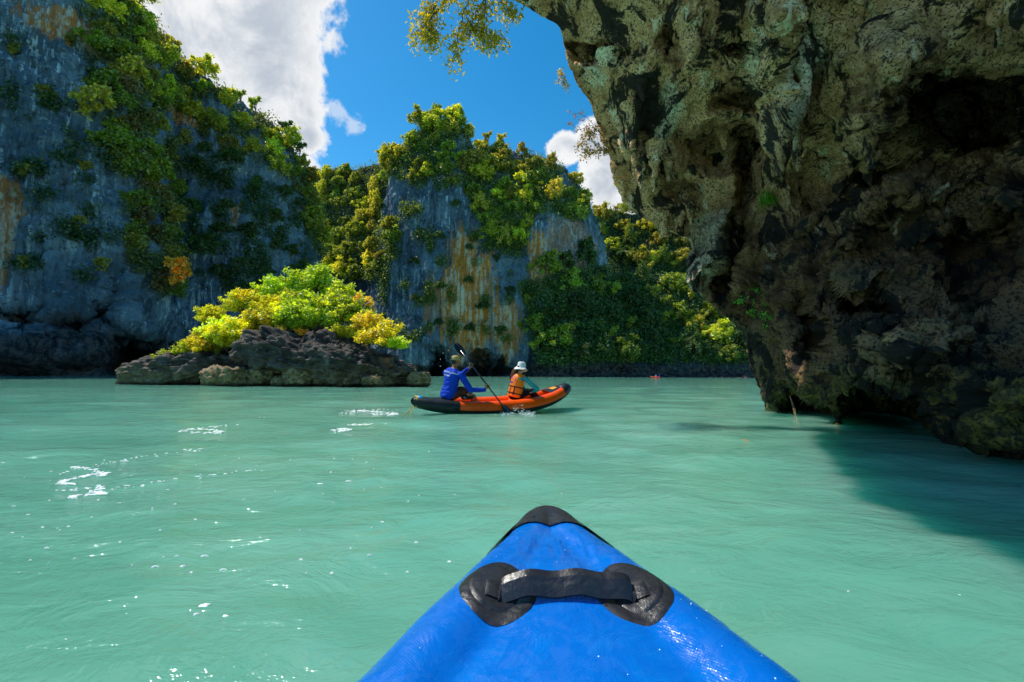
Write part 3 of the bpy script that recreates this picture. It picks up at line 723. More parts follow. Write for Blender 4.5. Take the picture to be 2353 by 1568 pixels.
ZONES = [
  ('A1', [(190, -30), (320, 0), (450, 150), (600, 232), (690, 335), (715, 430), (690, 450), (600, 390), (480, 310), (390, 330), (310, 210), (225, 110)], 33, (.85, 1.25), [('dome', G_LIT), ('dome', G_OLIVE), ('tall', G_LIT), ('hang', G_OLIVE), ('open', G_MID)], 'trees on the crest of the blue-grey cliff', 'on the crest of the blue-grey cliff'),
  ('A2', [(225, 120), (330, 240), (395, 330), (420, 560), (420, 640), (370, 690), (310, 600), (285, 430), (225, 260)], 41, (.75, 1.2), [('hang', G_OLIVE), ('hang', G_BROWN), ('flat', G_MID), ('hang', G_MID)], 'trees hanging down the blue-grey cliff', 'on the jutting rib of the blue-grey cliff'),
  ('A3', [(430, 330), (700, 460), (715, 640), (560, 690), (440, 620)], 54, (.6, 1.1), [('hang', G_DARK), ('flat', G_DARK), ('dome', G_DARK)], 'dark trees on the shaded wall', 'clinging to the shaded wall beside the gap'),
  ('A4', [(20, 60), (220, 60), (270, 420), (270, 640), (30, 640)], 120, (.35, .6), [('hang', G_OLIVE)], 'small shrubs on the bare wall', 'clinging to the bare blue-grey wall'),
  ('C', [(690, 385), (760, 372), (870, 345), (905, 385), (880, 470), (845, 560), (860, 640), (760, 640), (715, 560)], 30, (1.0, 1.5), [('dome', G_LIT), ('dome', G_MID), ('tall', G_LIT), ('hang', G_MID)], 'trees filling the gap between the cliffs', 'in the gap between the two cliffs'),
  ('B1', [(925, 330), (1000, 262), (1062, 270), (1100, 335), (1250, 345), (1330, 385), (1370, 490), (1330, 510), (1240, 480), (1190, 600), (1120, 560), (1070, 440), (960, 430), (890, 400)], 29, (.85, 1.3), [('dome', G_LIT), ('dome', G_MID), ('tall', G_OLIVE), ('hang', G_MID), ('dome', G_OLIVE)], 'trees crowning the streaked cliff', 'on top of the orange-streaked cliff'),
  ('B2', [(880, 470), (1060, 450), (1210, 640), (1200, 780), (880, 780)], 62, (.35, .7), [('hang', G_DARK), ('flat', G_DARK)], 'shrubs on the streaked face', 'rooted in the orange-streaked face'),
  ('B3', [(850, 480), (900, 520), (920, 580), (880, 640), (800, 640)], 34, (.9, 1.3), [('dome', G_MID), ('hang', G_OLIVE)], 'trees against the streaked cliff edge', 'against the outer edge of the streaked cliff'),
  ('D2', [(1480, 600), (1740, 660), (1740, 800), (1620, 800), (1520, 720)], 38, (.9, 1.45), [('dome', G_LIT), ('dome', G_MID), ('open', G_LIT), ('tall', G_MID)], 'trees on the sunny end of the slope', 'on the sunny end of the slope beside the overhang'),
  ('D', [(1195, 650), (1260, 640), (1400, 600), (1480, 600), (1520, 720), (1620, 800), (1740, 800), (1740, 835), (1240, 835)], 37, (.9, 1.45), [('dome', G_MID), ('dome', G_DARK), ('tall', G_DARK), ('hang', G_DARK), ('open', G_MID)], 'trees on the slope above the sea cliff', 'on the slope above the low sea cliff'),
  ('E', [(1350, 450), (1400, 460), (1440, 490), (1560, 505), (1740, 560), (1740, 660), (1500, 620), (1400, 600)], 34, (1.1, 1.6), [('dome', G_LIT), ('dome', G_OLIVE), ('dome', G_BROWN), ('tall', G_MID)], 'trees on the hill behind the slope', 'on the hill behind the shaded slope'),
]
KW = {'dome': 'rounded', 'tall': 'tall narrow', 'flat': 'flat-topped', 'hang': 'drooping', 'open': 'thin open-crowned'}
TW = {G_LIT: 'yellow-green', G_MID: 'mid green', G_DARK: 'dark green', G_OLIVE: 'olive', G_BROWN: 'brownish'}
tree_rnd = random.Random(12)
n_trees = 0
UG = []
for zn, poly, spc, (s0, s1), kinds, grp, lab in ZONES:
    xs = [p[0] for p in poly]; ys = [p[1] for p in poly]; pts = []
    for _ in range(4000):
        x, y = tree_rnd.uniform(min(xs), max(xs)), tree_rnd.uniform(min(ys), max(ys))
        if in_poly(x, y, poly) and all((x - a) ** 2 + (y - b) ** 2 > spc * spc for a, b in pts): pts.append((x, y))
    for x, y in pts:
        k, tint = tree_rnd.choice(kinds)
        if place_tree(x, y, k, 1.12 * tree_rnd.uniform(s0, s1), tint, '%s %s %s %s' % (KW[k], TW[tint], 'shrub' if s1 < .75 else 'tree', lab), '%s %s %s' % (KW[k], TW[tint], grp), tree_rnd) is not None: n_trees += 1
    UG.append((zn, poly))
# singular trees
ot = place_tree(392, 625, 'hang', 1.35, (.85, .40, .04), 'orange-leaved tree low on the rib of the blue-grey cliff', None, tree_rnd)
ot.location = ot.location.lerp(Vector(CAMP), .07)
place_tree(352, 540, 'hang', 1.0, (.19, .15, .045), 'pale brown-leaved tree on the rib of the blue-grey cliff', None, tree_rnd)
for px, py in ((1000, 290), (1030, 290), (1055, 300), (975, 305)):
    place_tree(px, py, 'tall', 1.15, G_MID, 'tall tree on the highest knob of the streaked cliff', 'trees on the highest knob', tree_rnd)
for px, py in ((880, 375), (1120, 350), (1150, 352), (1420, 500)):
    place_tree(px, py, 'open', 1.2, G_OLIVE, 'thin open-crowned tree standing out on a skyline', 'open skyline trees', tree_rnd)
for px, py in ((660, 330), (685, 375)):
    place_tree(px, py, 'open', 1.3, G_DARK, 'bare-branched dark tree leaning out at the end of the blue-grey crest', 'leaning crest trees', tree_rnd)
print('trees', n_trees)
# undergrowth: leafy scrub on the ground between the trees, nobody could count it
def undergrowth(name, zones, nray, size, tint, seed, label):
    rng = np.random.RandomState(seed); P = []; O = []
    for zn, poly in UG:
        if zn not in zones: continue
        xs = [p[0] for p in poly]; ys = [p[1] for p in poly]; area = (max(xs) - min(xs)) * (max(ys) - min(ys)); cnt = 0
        for _ in range(int(area * nray)):
            x, y = rng.uniform(min(xs), max(xs)), rng.uniform(min(ys), max(ys))
            if not in_poly(x, y, poly): continue
            if vnoise(np.array([[x / 26, y / 30, 1.0]]), 77)[0] < zones[zn]: continue
            p, n = hit(x, y)
            if p is None: continue
            p = np.array(p); n = np.array(n)
            if n @ (CAMP - p) < 0: n = -n
            m = 12; q = p + n * (rng.uniform(0, 1.0, (m, 1)) + max(0, rng.normal()) * 1.1) + rng.normal(size=(m, 3)) * .75
            P.append(q); O.append(np.repeat(n[None], m, 0))
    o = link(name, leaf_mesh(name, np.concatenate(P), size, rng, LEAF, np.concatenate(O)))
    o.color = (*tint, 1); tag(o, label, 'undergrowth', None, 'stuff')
undergrowth('undergrowth', {'A1': .08, 'A2': .12}, .045, .75, (.15, .165, .04), 5, 'olive scrub covering the crest of the blue-grey cliff')
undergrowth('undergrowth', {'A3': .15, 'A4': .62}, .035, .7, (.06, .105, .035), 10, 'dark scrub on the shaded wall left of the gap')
undergrowth('undergrowth', {'C': -2, 'B3': -2, 'B1': -.35, 'B2': .55}, .055, .75, (.14, .20, .034), 6, 'green scrub between the trees of the gap and streaked cliff')
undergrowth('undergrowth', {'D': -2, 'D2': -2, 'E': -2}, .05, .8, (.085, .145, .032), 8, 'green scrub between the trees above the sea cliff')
# ================================================================ ISLET
def make_boulder_mat(name, c0, c1, rust=0.0, tidal=.85):
    m, t, b = new_mat(name); p = pos(t)
    n = t.noise(p, .9, 6, .65, .4); f = t.noise(p, 4.5, 6, .7); s = t.noise(t.scale(p, 1.2, 1.2, 5), 1.0, 5, .6, .5)
    sep = t.n.new('ShaderNodeSeparateXYZ'); t.put(sep.inputs[0], p); z = sep.outputs[2]
    c = t.mix(t.ss(n, .35, .65), c0, c1)
    c = t.mix(t.math('MULTIPLY', t.ss(f, .54, .68), .7), c, (.025, .024, .024))
    c = t.mix(t.math('MULTIPLY', t.ss(s, .56, .66), .4), c, (.30, .28, .25))
    tide = t.ss(t.math('ADD', z, t.math('MULTIPLY', t.math('SUBTRACT', n, .5), 1.0)), 1.5, .8)
    c = t.mix(t.math('MULTIPLY', tide, tidal), c, t.mix(t.ss(f, .4, .6), (.10, .065, .026), (.36, .25, .11)))
    wet = t.ss(z, .28, .10)
    c = t.mix(t.math('MULTIPLY', wet, .8), c, (.035, .028, .018))
    if rust: c = t.mix(t.math('MULTIPLY', t.ss(t.vmath('DISTANCE', p, tuple(aty(908, 815, 29.5))), 1.3, .5), rust), c, t.mix(f, (.28, .085, .02), (.42, .20, .08)))
    t.put(b.inputs['Base Color'], c); b.inputs['Roughness'].default_value = .85; b.inputs['Specular IOR Level'].default_value = .3
    nrm = t.bump(n, .7, .25); nrm = t.bump(f, .8, .10, nrm); t.put(b.inputs['Normal'], nrm)
    return m
ISLET = make_boulder_mat('islet_limestone', (.026, .020, .016), (.115, .092, .072), .8, .35)
SHORE = make_boulder_mat('shore_limestone', (.17, .12, .06), (.38, .29, .17))  # tan rock, lightened so sunlit brightness sits in its colour
def rock_mesh(name, R, seed, mat, n=96, m=64, boxy=2.6, amp=.16, layer=.0, rot=(0, 0, 0), world=(0, 0, 0)):
    th = np.linspace(.001, math.pi - .001, m)[None, :]; ph = np.linspace(0, 2 * math.pi, n, endpoint=False)[:, None]
    d = np.stack([np.sin(th) * np.cos(ph), np.sin(th) * np.sin(ph), np.cos(th) + 0 * ph], -1)
    k = (np.abs(d) ** boxy).sum(-1) ** (-1 / boxy)
    P = d * k[..., None] * np.array(R)
    rm = float(np.mean(R)); q = P / rm
    dis = amp * rm * (fbm(q * 1.3 + seed, 3, seed) * 1.0 + .42 * fbm(q * 2.6 + seed, 5, seed + 3, .6, ridged=True) + .34 * fbm(q * 8 + seed, 5, seed + 9, .6) + .12 * fbm(q * 22 + seed, 3, seed + 11, ridged=True))
    wq = q + .25 * np.stack([fbm(q * 2 + 5, 3, seed + 21), fbm(q * 2 + 15, 3, seed + 22), fbm(q * 2 + 25, 3, seed + 23)], -1)
    for bs, ba in ((.55, .9), (.22, .45)):
        bid, bed = blocks(wq * np.array([1, 1, 1.5]) / bs, seed + 31); dis = dis + amp * rm * ba * ((bid - .5) * sstep(bed, 0, .25) - .5 * np.exp(-bed / .07))
    if layer: dis += layer * rm * fbm(np.stack([q[..., 0] * 1.2, q[..., 1] * 1.2, q[..., 2] * 9], -1), 3, seed + 5, ridged=True)
    P = P + d * dis[..., None]
    E_ = np.array(Matrix.Rotation(rot[2], 3, 'Z') @ Matrix.Rotation(rot[1], 3, 'Y') @ Matrix.Rotation(rot[0], 3, 'X'))
    return mesh_np(name, P @ E_.T, grid_faces(n, m, wrap_u=True)[:, ::-1], mat)
ROCKV = []
def rock(name, px, py, Y, R, seed, mat, label, cat, group=None, sink=None, **kw):
    o = link(name, rock_mesh(name, R, seed, mat, **kw)); c = aty(px, py, Y)
    o.location = c
    tag(o, label, cat, group)
    co = np.empty(len(o.data.vertices) * 3, np.float32); o.data.vertices.foreach_get('co', co)
    ROCKV.append((co.reshape(-1, 3) + c, np.array([p.vertices[:] for p in o.data.polygons if len(p.vertices) == 4])))
    return o
# mound under the bushes, the big leaning slab, the low tail, then the loose shore rocks
rock('islet_mound', 660, 838, 36.0, (7.2, 3.0, 2.3), 3, ISLET, 'dark rocky mound of the islet under the bushes', 'rock', n=160, m=100, amp=.14)
rock('islet_slab', 760, 826, 31.0, (5.6, 2.5, 1.0), 12, ISLET, 'big dark slab leaning over the shore of the islet', 'rock', n=220, m=130, boxy=3.4, amp=.21, layer=.09, rot=(.16, .22, -.05))
rock('islet_slab', 625, 812, 30.6, (2.3, 1.6, .85), 15, ISLET, 'grey slab end with layered top beside the grass', 'rock', n=130, m=80, boxy=3.2, amp=.22, layer=.10, rot=(.1, .12, .1))
rock('islet_tail', 455, 852, 33.5, (5.2, 2.4, 1.25), 21, ISLET, 'low dark rock tail of the islet running into the water', 'rock', n=150, m=80, boxy=2.4, amp=.20, layer=.10, rot=(0, -.12, 0))
SH = [(520, 868, 29.8, (1.9, 1.0, .62), 31, 'long flat brown rock with a pale top at the waterline'), (598, 868, 29.6, (.75, .7, .55), 32, 'pointed brown rock beside the long flat one'), (690, 866, 29.6, (1.45, .9, .72), 33, 'blocky brown rock under the leaning slab'),
      (745, 874, 29.3, (.65, .6, .38), 34, 'small rounded rock in front of the blocky brown rock'), (800, 876, 29.4, (1.0, .7, .40), 35, 'dark low rock in the shade of the leaning slab'), (648, 878, 29.2, (.6, .5, .28), 36, 'small wet rock between the pointed and blocky rocks'),
      (870, 876, 29.2, (1.1, .7, .38), 37, 'wet brown rock at the foot of the leaning slab'), (962, 873, 29.6, (.72, .6, .46), 38, 'tan crag rock standing clear of the islet end'), (930, 868, 30.6, (.8, .7, .7), 39, 'dark rock behind the tan crag'), (640, 848, 30.2, (.5, .45, .35), 40, 'pale small rock wedged under the layered slab end')]
for px, py, Y, R, sd_, lab in SH:
    rock('shore_rock', px, py, Y, R, sd_, SHORE, lab, 'rock', 'loose rocks along the islet shore', n=72, m=44, boxy=3.2, amp=.26, layer=.10, rot=(0, 0, sd_ * 1.3))
_vs, _fs, _o2 = [], [], 0
for v, f_ in ROCKV: _vs.append(v); _fs.append(f_ + _o2); _o2 += len(v)
ISLET_BVH = BVHTree.FromPolygons(np.concatenate(_vs).tolist(), np.concatenate(_fs).tolist())
def hit_is(px, py):
    r = ISLET_BVH.ray_cast(Vector(CAMP), Vector(rays(px, py))); return r[0]
# bushes: stems + fine leaves, crown a spray of uneven leafy shoots
def bush_proto(seed, leaf=.21):
    rng = np.random.RandomState(seed); root = thing('bush', (0, 0, 0), 'bush', 'bush')
    P = []; O = []; mb = MB(); z0 = Vector((0, 0, 0))
    for s in range(26):
        az = rng.rand() * 6.28; el = rng.uniform(.15, 1.4); L = rng.uniform(.62, 1.12)
        d = Vector((math.cos(az) * math.cos(el), math.sin(az) * math.cos(el), math.sin(el)))
        tip = d * L + Vector((0, 0, .08)); midp = d * L * .5 + Vector((0, 0, .14))
        mb.tube([z0 + Vector(rng.normal(size=3) * .08), midp, tip], [.022, .014, .006], 4)
        for k in range(9):
            u = .35 + .65 * (k + rng.rand()) / 9
            c = (z0.lerp(midp, u * 2) if u < .5 else midp.lerp(tip, u * 2 - 1))
            r = .07 + .16 * (1 - abs(u - .7)) * rng.uniform(.5, 1.2)
            q = rng.normal(size=(22, 3)); q /= np.linalg.norm(q, axis=1, keepdims=True); q[:, 2] *= .6
            P.append(np.array(c) + q * r * rng.uniform(.4, 1.1, (22, 1))); O.append(q)
    mb.obj('stem', BARK, root)
    me = leaf_mesh('foliage', np.concatenate(P), leaf / 2.0, rng, LEAF, np.concatenate(O) * .6, long=1.5, up=.9)
    link('foliage', me, root)
    return root
BP = [bush_proto(s) for s in (101, 102, 103)]
_bu = set(); brnd = random.Random(4)
Y_LIT, Y_GRN, Y_ORG = (.62, .62, .040), (.42, .52, .045), (.72, .52, .05)  # the lit tint holds sunlit yellow in the leaf colour
BUSH = [(392, 832, 32.0, 1.15, Y_GRN, 'low yellow-green bush trailing over the rock tail'), (436, 818, 32.4, 1.4, Y_GRN, None), (474, 795, 32.6, 1.8, Y_LIT, None), (522, 785, 32.4, 1.9, Y_LIT, None), (490, 735, 35.5, 1.7, Y_LIT, None), (578, 768, 32.6, 2.1, Y_LIT, None), (560, 705, 36, 1.7, Y_LIT, None),
        (632, 742, 33.4, 2.3, Y_LIT, None), (655, 676, 36, 2.3, Y_GRN, None), (700, 725, 33.6, 2.4, Y_GRN, None), (722, 655, 36.5, 2.3, Y_GRN, None), (765, 728, 33.2, 2.2, Y_GRN, None), (790, 690, 35.5, 2.0, Y_GRN, None), (600, 685, 36.5, 1.6, Y_LIT, None),
        (545, 772, 32.2, 1.7, Y_LIT, None), (500, 768, 32.6, 1.6, Y_LIT, None), (605, 745, 32.8, 1.9, Y_LIT, None), (668, 748, 32.6, 1.9, Y_GRN, None), (735, 742, 32.4, 1.8, Y_GRN, None), (800, 722, 33.4, 1.7, Y_GRN, None), (455, 806, 32.0, 1.4, Y_LIT, None), (650, 712, 34.5, 2.0, Y_LIT, None), (850, 752, 31.6, 1.4, Y_LIT, None),
        (832, 705, 34.5, 1.3, Y_ORG, 'orange-tinged sparse bush at the crown of the islet'), (876, 782, 30.2, 1.75, Y_LIT, 'yellow bush hanging over the end of the leaning slab'), (830, 772, 30.4, 1.6, Y_LIT, 'bright yellow bush on top of the leaning slab'), (785, 764, 30.4, 1.15, Y_LIT, 'small pale bush at the edge of the leaning slab'),
        (905, 795, 29.8, 1.05, Y_LIT, 'small yellow bush below the slab-end bush'), (618, 770, 31.6, .75, Y_GRN, 'small leafy sprig beside the grass tuft'), (690, 757, 31.2, .6, Y_ORG, 'small orange sprig on the slab'), (540, 790, 33, 1.3, Y_GRN, 'green bush low behind the layered slab end'), (830, 735, 33.0, 1.2, Y_LIT, 'thin yellow bush beside the bleached branch')]
for px, py, Y, s, tint, lab in BUSH:
    pr = brnd.choice(BP)
    if pr.name in _bu: o = copy_tree(pr)
    else: _bu.add(pr.name); o = pr
    o.name = 'bush'
    tag(o, lab or ('bright yellow-green bush in the thicket on the islet' if tint == Y_LIT else 'fresh green bush in the thicket on the islet'), 'bush', None if lab else ('yellow-green thicket bushes' if tint == Y_LIT else 'fresh green thicket bushes'))
    if lab and 'group' in o: del o['group']
    p = Vector(aty(px, py + s * 9, Y)); k = s * .95
    if lab and 'slab' in lab and 'behind' not in lab:
        hp = hit_is(px, py + 14)
        if hp is not None: p = hp + Vector((0, .15, -.1))
    o.location = p
    o.scale = (k * brnd.uniform(1.05, 1.35), k, k * brnd.uniform(.9, 1.1)); o.rotation_euler = (0, 0, brnd.uniform(0, 6.28))
    for ch in o.children:
        if ch.data.name.startswith('foliage'): ch.color = (*[c * brnd.uniform(.9, 1.12) for c in tint], 1)
# bleached dead branch, grass tufts
def branchy(name, pts_list, mat, label, cat, base):
    mb = MB(); b = Vector(base)
    for pts, r0, r1 in pts_list:
        mb.tube([Vector(aty(*p)) - b for p in pts], [r0 + (r1 - r0) * i / (len(pts) - 1) for i in range(len(pts))], 5)
    o = mb.obj(name, mat); o.location = b; return tag(o, label, cat)
branchy('dead_branch', [([(812, 742, 32.6), (826, 728, 32.5), (840, 700, 32.4), (855, 690, 32.3)], .05, .015), ([(830, 722, 32.5), (848, 712, 32.3), (862, 694, 32.2)], .03, .010), ([(838, 704, 32.4), (834, 680, 32.4), (826, 672, 32.4)], .025, .008), ([(836, 705, 32.4), (822, 690, 32.5), (815, 676, 32.5)], .02, .007)],
         PALEBARK, 'bleached leafless branch sticking out of the islet bushes', 'branch', aty(812, 742, 32.6))
GRASS = leaf_material('grass_blades', .4, .08)
def grass_tuft(px, py, Y, h, n, tint, label, seed, group=None, droop=.5, at=None):
    rng = np.random.RandomState(seed); V = []; Fc = []
    for i in range(n):
        az = rng.rand() * 6.28; L = h * rng.uniform(.6, 1.2); w = h * .022; b = rng.normal(size=3) * h * .12; b[2] = 0
        d = np.array([math.cos(az), math.sin(az), 0]); sd_ = np.array([-d[1], d[0], 0]) * w; lean = rng.uniform(.1, .7)
        for k in range(4):
            u = k / 3; p = b + d * L * lean * u ** 1.4 + np.array([0, 0, L * (u - droop * lean * u * u)])
            wd = sd_ * (1 - .85 * u); V += [p - wd, p + wd]
        o_ = len(V) - 8; Fc += [(o_ + 2 * k, o_ + 2 * k + 1, o_ + 2 * k + 3, o_ + 2 * k + 2) for k in range(3)]
    me = mesh_np('grass_tuft', np.array(V), np.array(Fc), GRASS, False)
    a = me.attributes.new('v', 'FLOAT', 'POINT'); a.data.foreach_set('value', np.repeat(rng.rand(n), 8).astype(np.float32))
    o = link('grass_tuft', me); o.location = Vector(at) if at is not None else V3(px, py, Y); o.color = (*tint, 1)
    return tag(o, label, 'grass', group)
grass_tuft(640, 772, 30.6, .75, 160, (.36, .34, .10), 'pale yellow grass tuft on the layered slab end', 1)
grass_tuft(590, 782, 30.2, .45, 90, (.30, .28, .06), 'short grass tuft at the rim of the layered slab end', 2)
grass_tuft(500, 815, 32, .6, 110, (.24, .26, .04), 'grass tuft above the low rock tail', 3)
grass_tuft(555, 805, 31.2, .6, 110, (.26, .27, .04), 'grass tuft between the rock tail and the slab', 4)
# ================================================================ BLUE KAYAK (the photographer's own bow)
def pvc(name, c, rough=.28, weave=900, mott=.25, spec=.5):
    m, t, b = new_mat(name); p = objco(t)
    n = t.noise(p, 9, 5, .65, 1.0); n2 = t.noise(p, 34, 4, .6, .5)
    cc = t.mix(t.math('MULTIPLY', t.ss(n, .45, .70), mott), c, (c[0] * 1.5, min(1, c[1] * 1.7 + .01), min(1, c[2] * 1.25 + .01)))
    cc = t.mix(t.math('MULTIPLY', t.ss(n2, .60, .72), .25), cc, tuple(min(1, x * 1.3 + .012) for x in c))
    t.put(b.inputs['Base Color'], cc)
    n3 = t.noise(p, 16, 6, .7, 1.5); t.put(b.inputs['Roughness'], t.math('ADD', rough - .12, t.math('MULTIPLY', t.ss(n3, .40, .62), .24)))
    scr = t.noise(t.scale(p, 60, 9, 60), 1.0, 3, .6, 2.0)
    b.inputs['Specular IOR Level'].default_value = spec
    sep = t.n.new('ShaderNodeSeparateXYZ'); t.put(sep.inputs[0], p)
    wv = t.math('MULTIPLY', t.math('SINE', t.math('MULTIPLY', sep.outputs[0], weave)), t.math('SINE', t.math('MULTIPLY', sep.outputs[1], weave)))
    nrm = t.bump(n, .35, .016); nrm = t.bump(scr, .12, .003, nrm); nrm = t.bump(wv, .10, .0012, nrm); t.put(b.inputs['Normal'], nrm)
    return m
BLUE = pvc('wet_blue_pvc', (.0, .130, .52), .26)
BLACKR = pvc('black_rubber', (.018, .018, .022), .38, 1400, .35)
KX = .122
KW_ = np.array([(1.625, .004), (1.615, .045), (1.59, .078), (1.56, .098), (1.5, .122), (1.4, .162), (1.3, .210), (1.2, .262), (1.0, .362), (.8, .455), (.6, .50), (.3, .515), (-.5, .515), (-1.1, .43), (-1.5, .26), (-1.75, .13), (-1.83, .004)])
KZ = np.array([(1.63, .335), (1.5, .312), (1.2, .262), (.9, .214), (.6, .178), (0, .20), (-1.0, .215), (-1.85, .33)])
def kw(y): return float(np.interp(y, KW_[::-1, 0], KW_[::-1, 1]))
def kr(y): w = kw(y); return min(.142, .28 * w + .048, w) if w > .06 else w
def kzc(y): return float(np.interp(y, KZ[::-1, 0], KZ[::-1, 1]))
def ktop(y, v):                                 # height of the kayak's upper skin at distance y, offset v
    w, r, zc = kw(y), kr(y), kzc(y); v = abs(v); c = max(w - r, 0)
    tube = zc + math.sqrt(max(r * r - (v - c) ** 2, 0)) if abs(v - c) < r else -1
    if v >= c: return tube
    q = v / max(c, 1e-4)
    nose = min(1, max(0, (y - 1.12) / .4))      # towards the tip the deck sinks between the tubes in two soft folds
    deck = zc + r * (.70 - .02 * nose) + .034 * (1 - q * q) * min(1, c / .12) * (1 - .5 * nose)
    deck -= .013 * nose * math.exp(-((q - .55) / .22) ** 2)
    open_ = min(1, max(0, (.38 - y) / .12)) if y > -1.0 else min(1, max(0, (y + 1.35) / .12))
    deck = deck * (1 - open_) + (.075) * open_
    k = .018
    h = max(k - abs(tube - deck), 0) / k
    return max(tube, deck) + h * h * k * .25
def build_blue_kayak():
    root = thing('inflatable_kayak', (KX, 0, 0), 'blue inflatable kayak bow with black nose cap and carry handle', 'kayak')
    ys = np.concatenate([1.625 - .105 * np.linspace(0, 1, 26) ** 1.8, np.linspace(1.515, .3, 90), np.linspace(.28, -1.83, 70)])
    rows = []
    for y in ys:
        w, r, zc = kw(y), kr(y), kzc(y); c = max(w - r, 0); half = []
        for k in range(26): v = c * k / 26; half.append((v, ktop(y, v)))
        for k in range(22):
            a = math.pi / 2 - (math.pi * .92) * k / 21; half.append((c + r * math.cos(a), zc + r * math.sin(a) + (ktop(y, c) - zc - r if k == 0 else 0)))
        zb = zc - r * .95
        for k in range(1, 6): half.append(((c - .02 * r) * (1 - k / 5), zb - .02 * (k / 5)))
        full = [(-v, z) for v, z in half[:0:-1]] + half
        rows.append([(v, y, z) for v, z in full])
    V = np.array(rows); wr = .0020 * fbm(V * 16, 3, 5) + .0026 * fbm(V * np.array([9, 22, 9]), 2, 9) + sstep(V[..., 1], 1.1, 1.3) * (1 - sstep(V[..., 1], 1.33, 1.42)) * .006 * fbm(V * np.array([34, 7, 10]), 3, 19, ridged=True)
    V[..., 2] += wr * (V[..., 2] > .1) * (1 - sstep(V[..., 1], 1.36, 1.44))
    o = link('hull', mesh_np('hull', V, grid_faces(*V.shape[:2])[:, ::-1], BLUE), root)
    return root
blue_kayak = build_blue_kayak()
def skin_patch(name, pts2d, mat, lift, parent, nu, nv):
    V = np.array([[(v, y, ktop(y, v) + lift) for (v, y) in row] for row in pts2d])
    ne = V.copy()
    return link(name, mesh_np(name, V, grid_faces(nu, nv), mat), parent)
# black nose cap wraps over the tip: edge curves forward at the centre
cap = []
for i in range(34):
    row = []
    for j in range(41):
        u = -1 + 2 * j / 40
        yb = 1.425 - .03 * abs(u) ** 1.5 + .025 * (1 - u * u)
        y = yb + (1.6235 - yb) * (i / 33) ** .8
        w, r, zc = kw(y) + .005, kr(y) + .005, kzc(y); c = max(w - r, 0)
        ang = u * (math.pi * .80)
        s_ = abs(u); tot = c + r * math.pi * .62; arc = s_ * tot
        if arc < c: v, z = arc, ktop(y, min(arc, kw(y))) + .005
        else:
            a = math.pi / 2 - (arc - c) / r; v, z = c + r * math.cos(a), zc + r * math.sin(a)
        row.append((math.copysign(v, u), y, z))
    cap.append(row)
cap = np.array(cap); cap[..., 2] += .0012 * fbm(cap * 30, 3, 3)
link('nose_cap', mesh_np('nose_cap', cap, grid_faces(34, 41), BLACKR), blue_kayak)
# round anchor patches of the handle, a second ring laid on each
def disc_patch(name, cx_, cy_, rx, ry, lift, parent, n=10, m=40, dome=0.0):
    V = []
    for i in range(n + 1):
        for k in range(m):
            a = 2 * math.pi * k / m; q = i / n
            v, y = cx_ + rx * q * math.cos(a), cy_ + ry * q * math.sin(a)
            edge = lift * (1 if i < n else .15)
            V.append((v, y, ktop(y, v) + edge + dome * (1 - q * q)))
    Fc = [(i * m + k, i * m + (k + 1) % m, (i + 1) * m + (k + 1) % m, (i + 1) * m + k) for i in range(n) for k in range(m)]
    return link(name, mesh_np(name, np.array(V), np.array(Fc), BLACKR), parent)
for s in (-1, 1):
    pt = disc_patch('handle_patch', s * .150, 1.062, .088, .108, .0045, blue_kayak)
    disc_patch('patch_ring', s * .157, 1.06, .062, .080, .0085, pt)
# webbing carry handle, bowed up between the patches; its ends lie flat on them
mb = MB(); R_, Wd = [], .030
prof = []
for k in range(61):
    u = -1 + 2 * k / 60; v = .152 * u
    base = (ktop(1.03, .13) * .6 + ktop(1.03, v) * .4) + .010
    z = base + .028 * max(0, 1 - abs(u) ** 10) + .003 * math.sin(u * 9)
    prof.append((v, z))
V = []
for v, z in prof:
    for dy, dz in ((-.022, -.024), (-.010, -.009), (.004, .006), (.020, .014)):
        fl = 1 if abs(v) < .142 else .25
        V.append((v, 1.03 + dy + .004 * (1 - (v / .152) ** 2), z + dz * fl))
V = np.array(V).reshape(61, 4, 3)
nrm_ = np.array([0, -.6, .75]); V2 = np.concatenate([V, (V - nrm_ * .006)[:, ::-1]], 1)
hd = link('carry_handle', mesh_np('carry_handle', V2, grid_faces(61, 8, wrap_v=True), BLACKR, smooth=False), blue_kayak)
for s in (-1, 1):                               # stitched ends
    V = []
    for i in range(8):
        for j in range(6):
            v = s * (.143 + .034 * i / 7); y = 1.012 + .045 * j / 5
            V.append((v, y, ktop(y, v) + .012 - .002 * (i == 7)))
    link('handle_end', mesh_np('handle_end', np.array(V), grid_faces(8, 6), BLACKR), hd)
# lashing tabs standing off the outer sides behind the cap
for s in (-1, 1):
    V = []
    for i in range(14):
        y = 1.50 - .20 * i / 13; w, r, zc = kw(y), kr(y), kzc(y); c = w - r
        bow = .012 * math.sin(math.pi * i / 13) if s > 0 else .014 * math.sin(math.pi * i / 13)
        for a in (52, 30, 8): V.append((s * (c + (r + .006 + bow) * math.cos(RAD(a))), y, zc + (r + .004) * math.sin(RAD(a))))
    link('side_tab', mesh_np('side_tab', np.array(V), grid_faces(14, 3), BLACKR), blue_kayak)
# water beads on the deck
WDROP = simple('water_bead', (.75, .85, .9), .04, .8)
mb = MB(); dr = random.Random(2)
for _ in range(60):
    y = dr.uniform(.62, 1.4); w = kw(y); v = dr.uniform(-.85, .85) * w; r = dr.choice((.0008, .0011, .0018))
    mb.ell((v, y, ktop(y, v) + r * .2), (r, r * 1.3, r * .7), n=6, m=4)
tag(mb.obj('water_beads', WDROP, blue_kayak), kind='stuff')
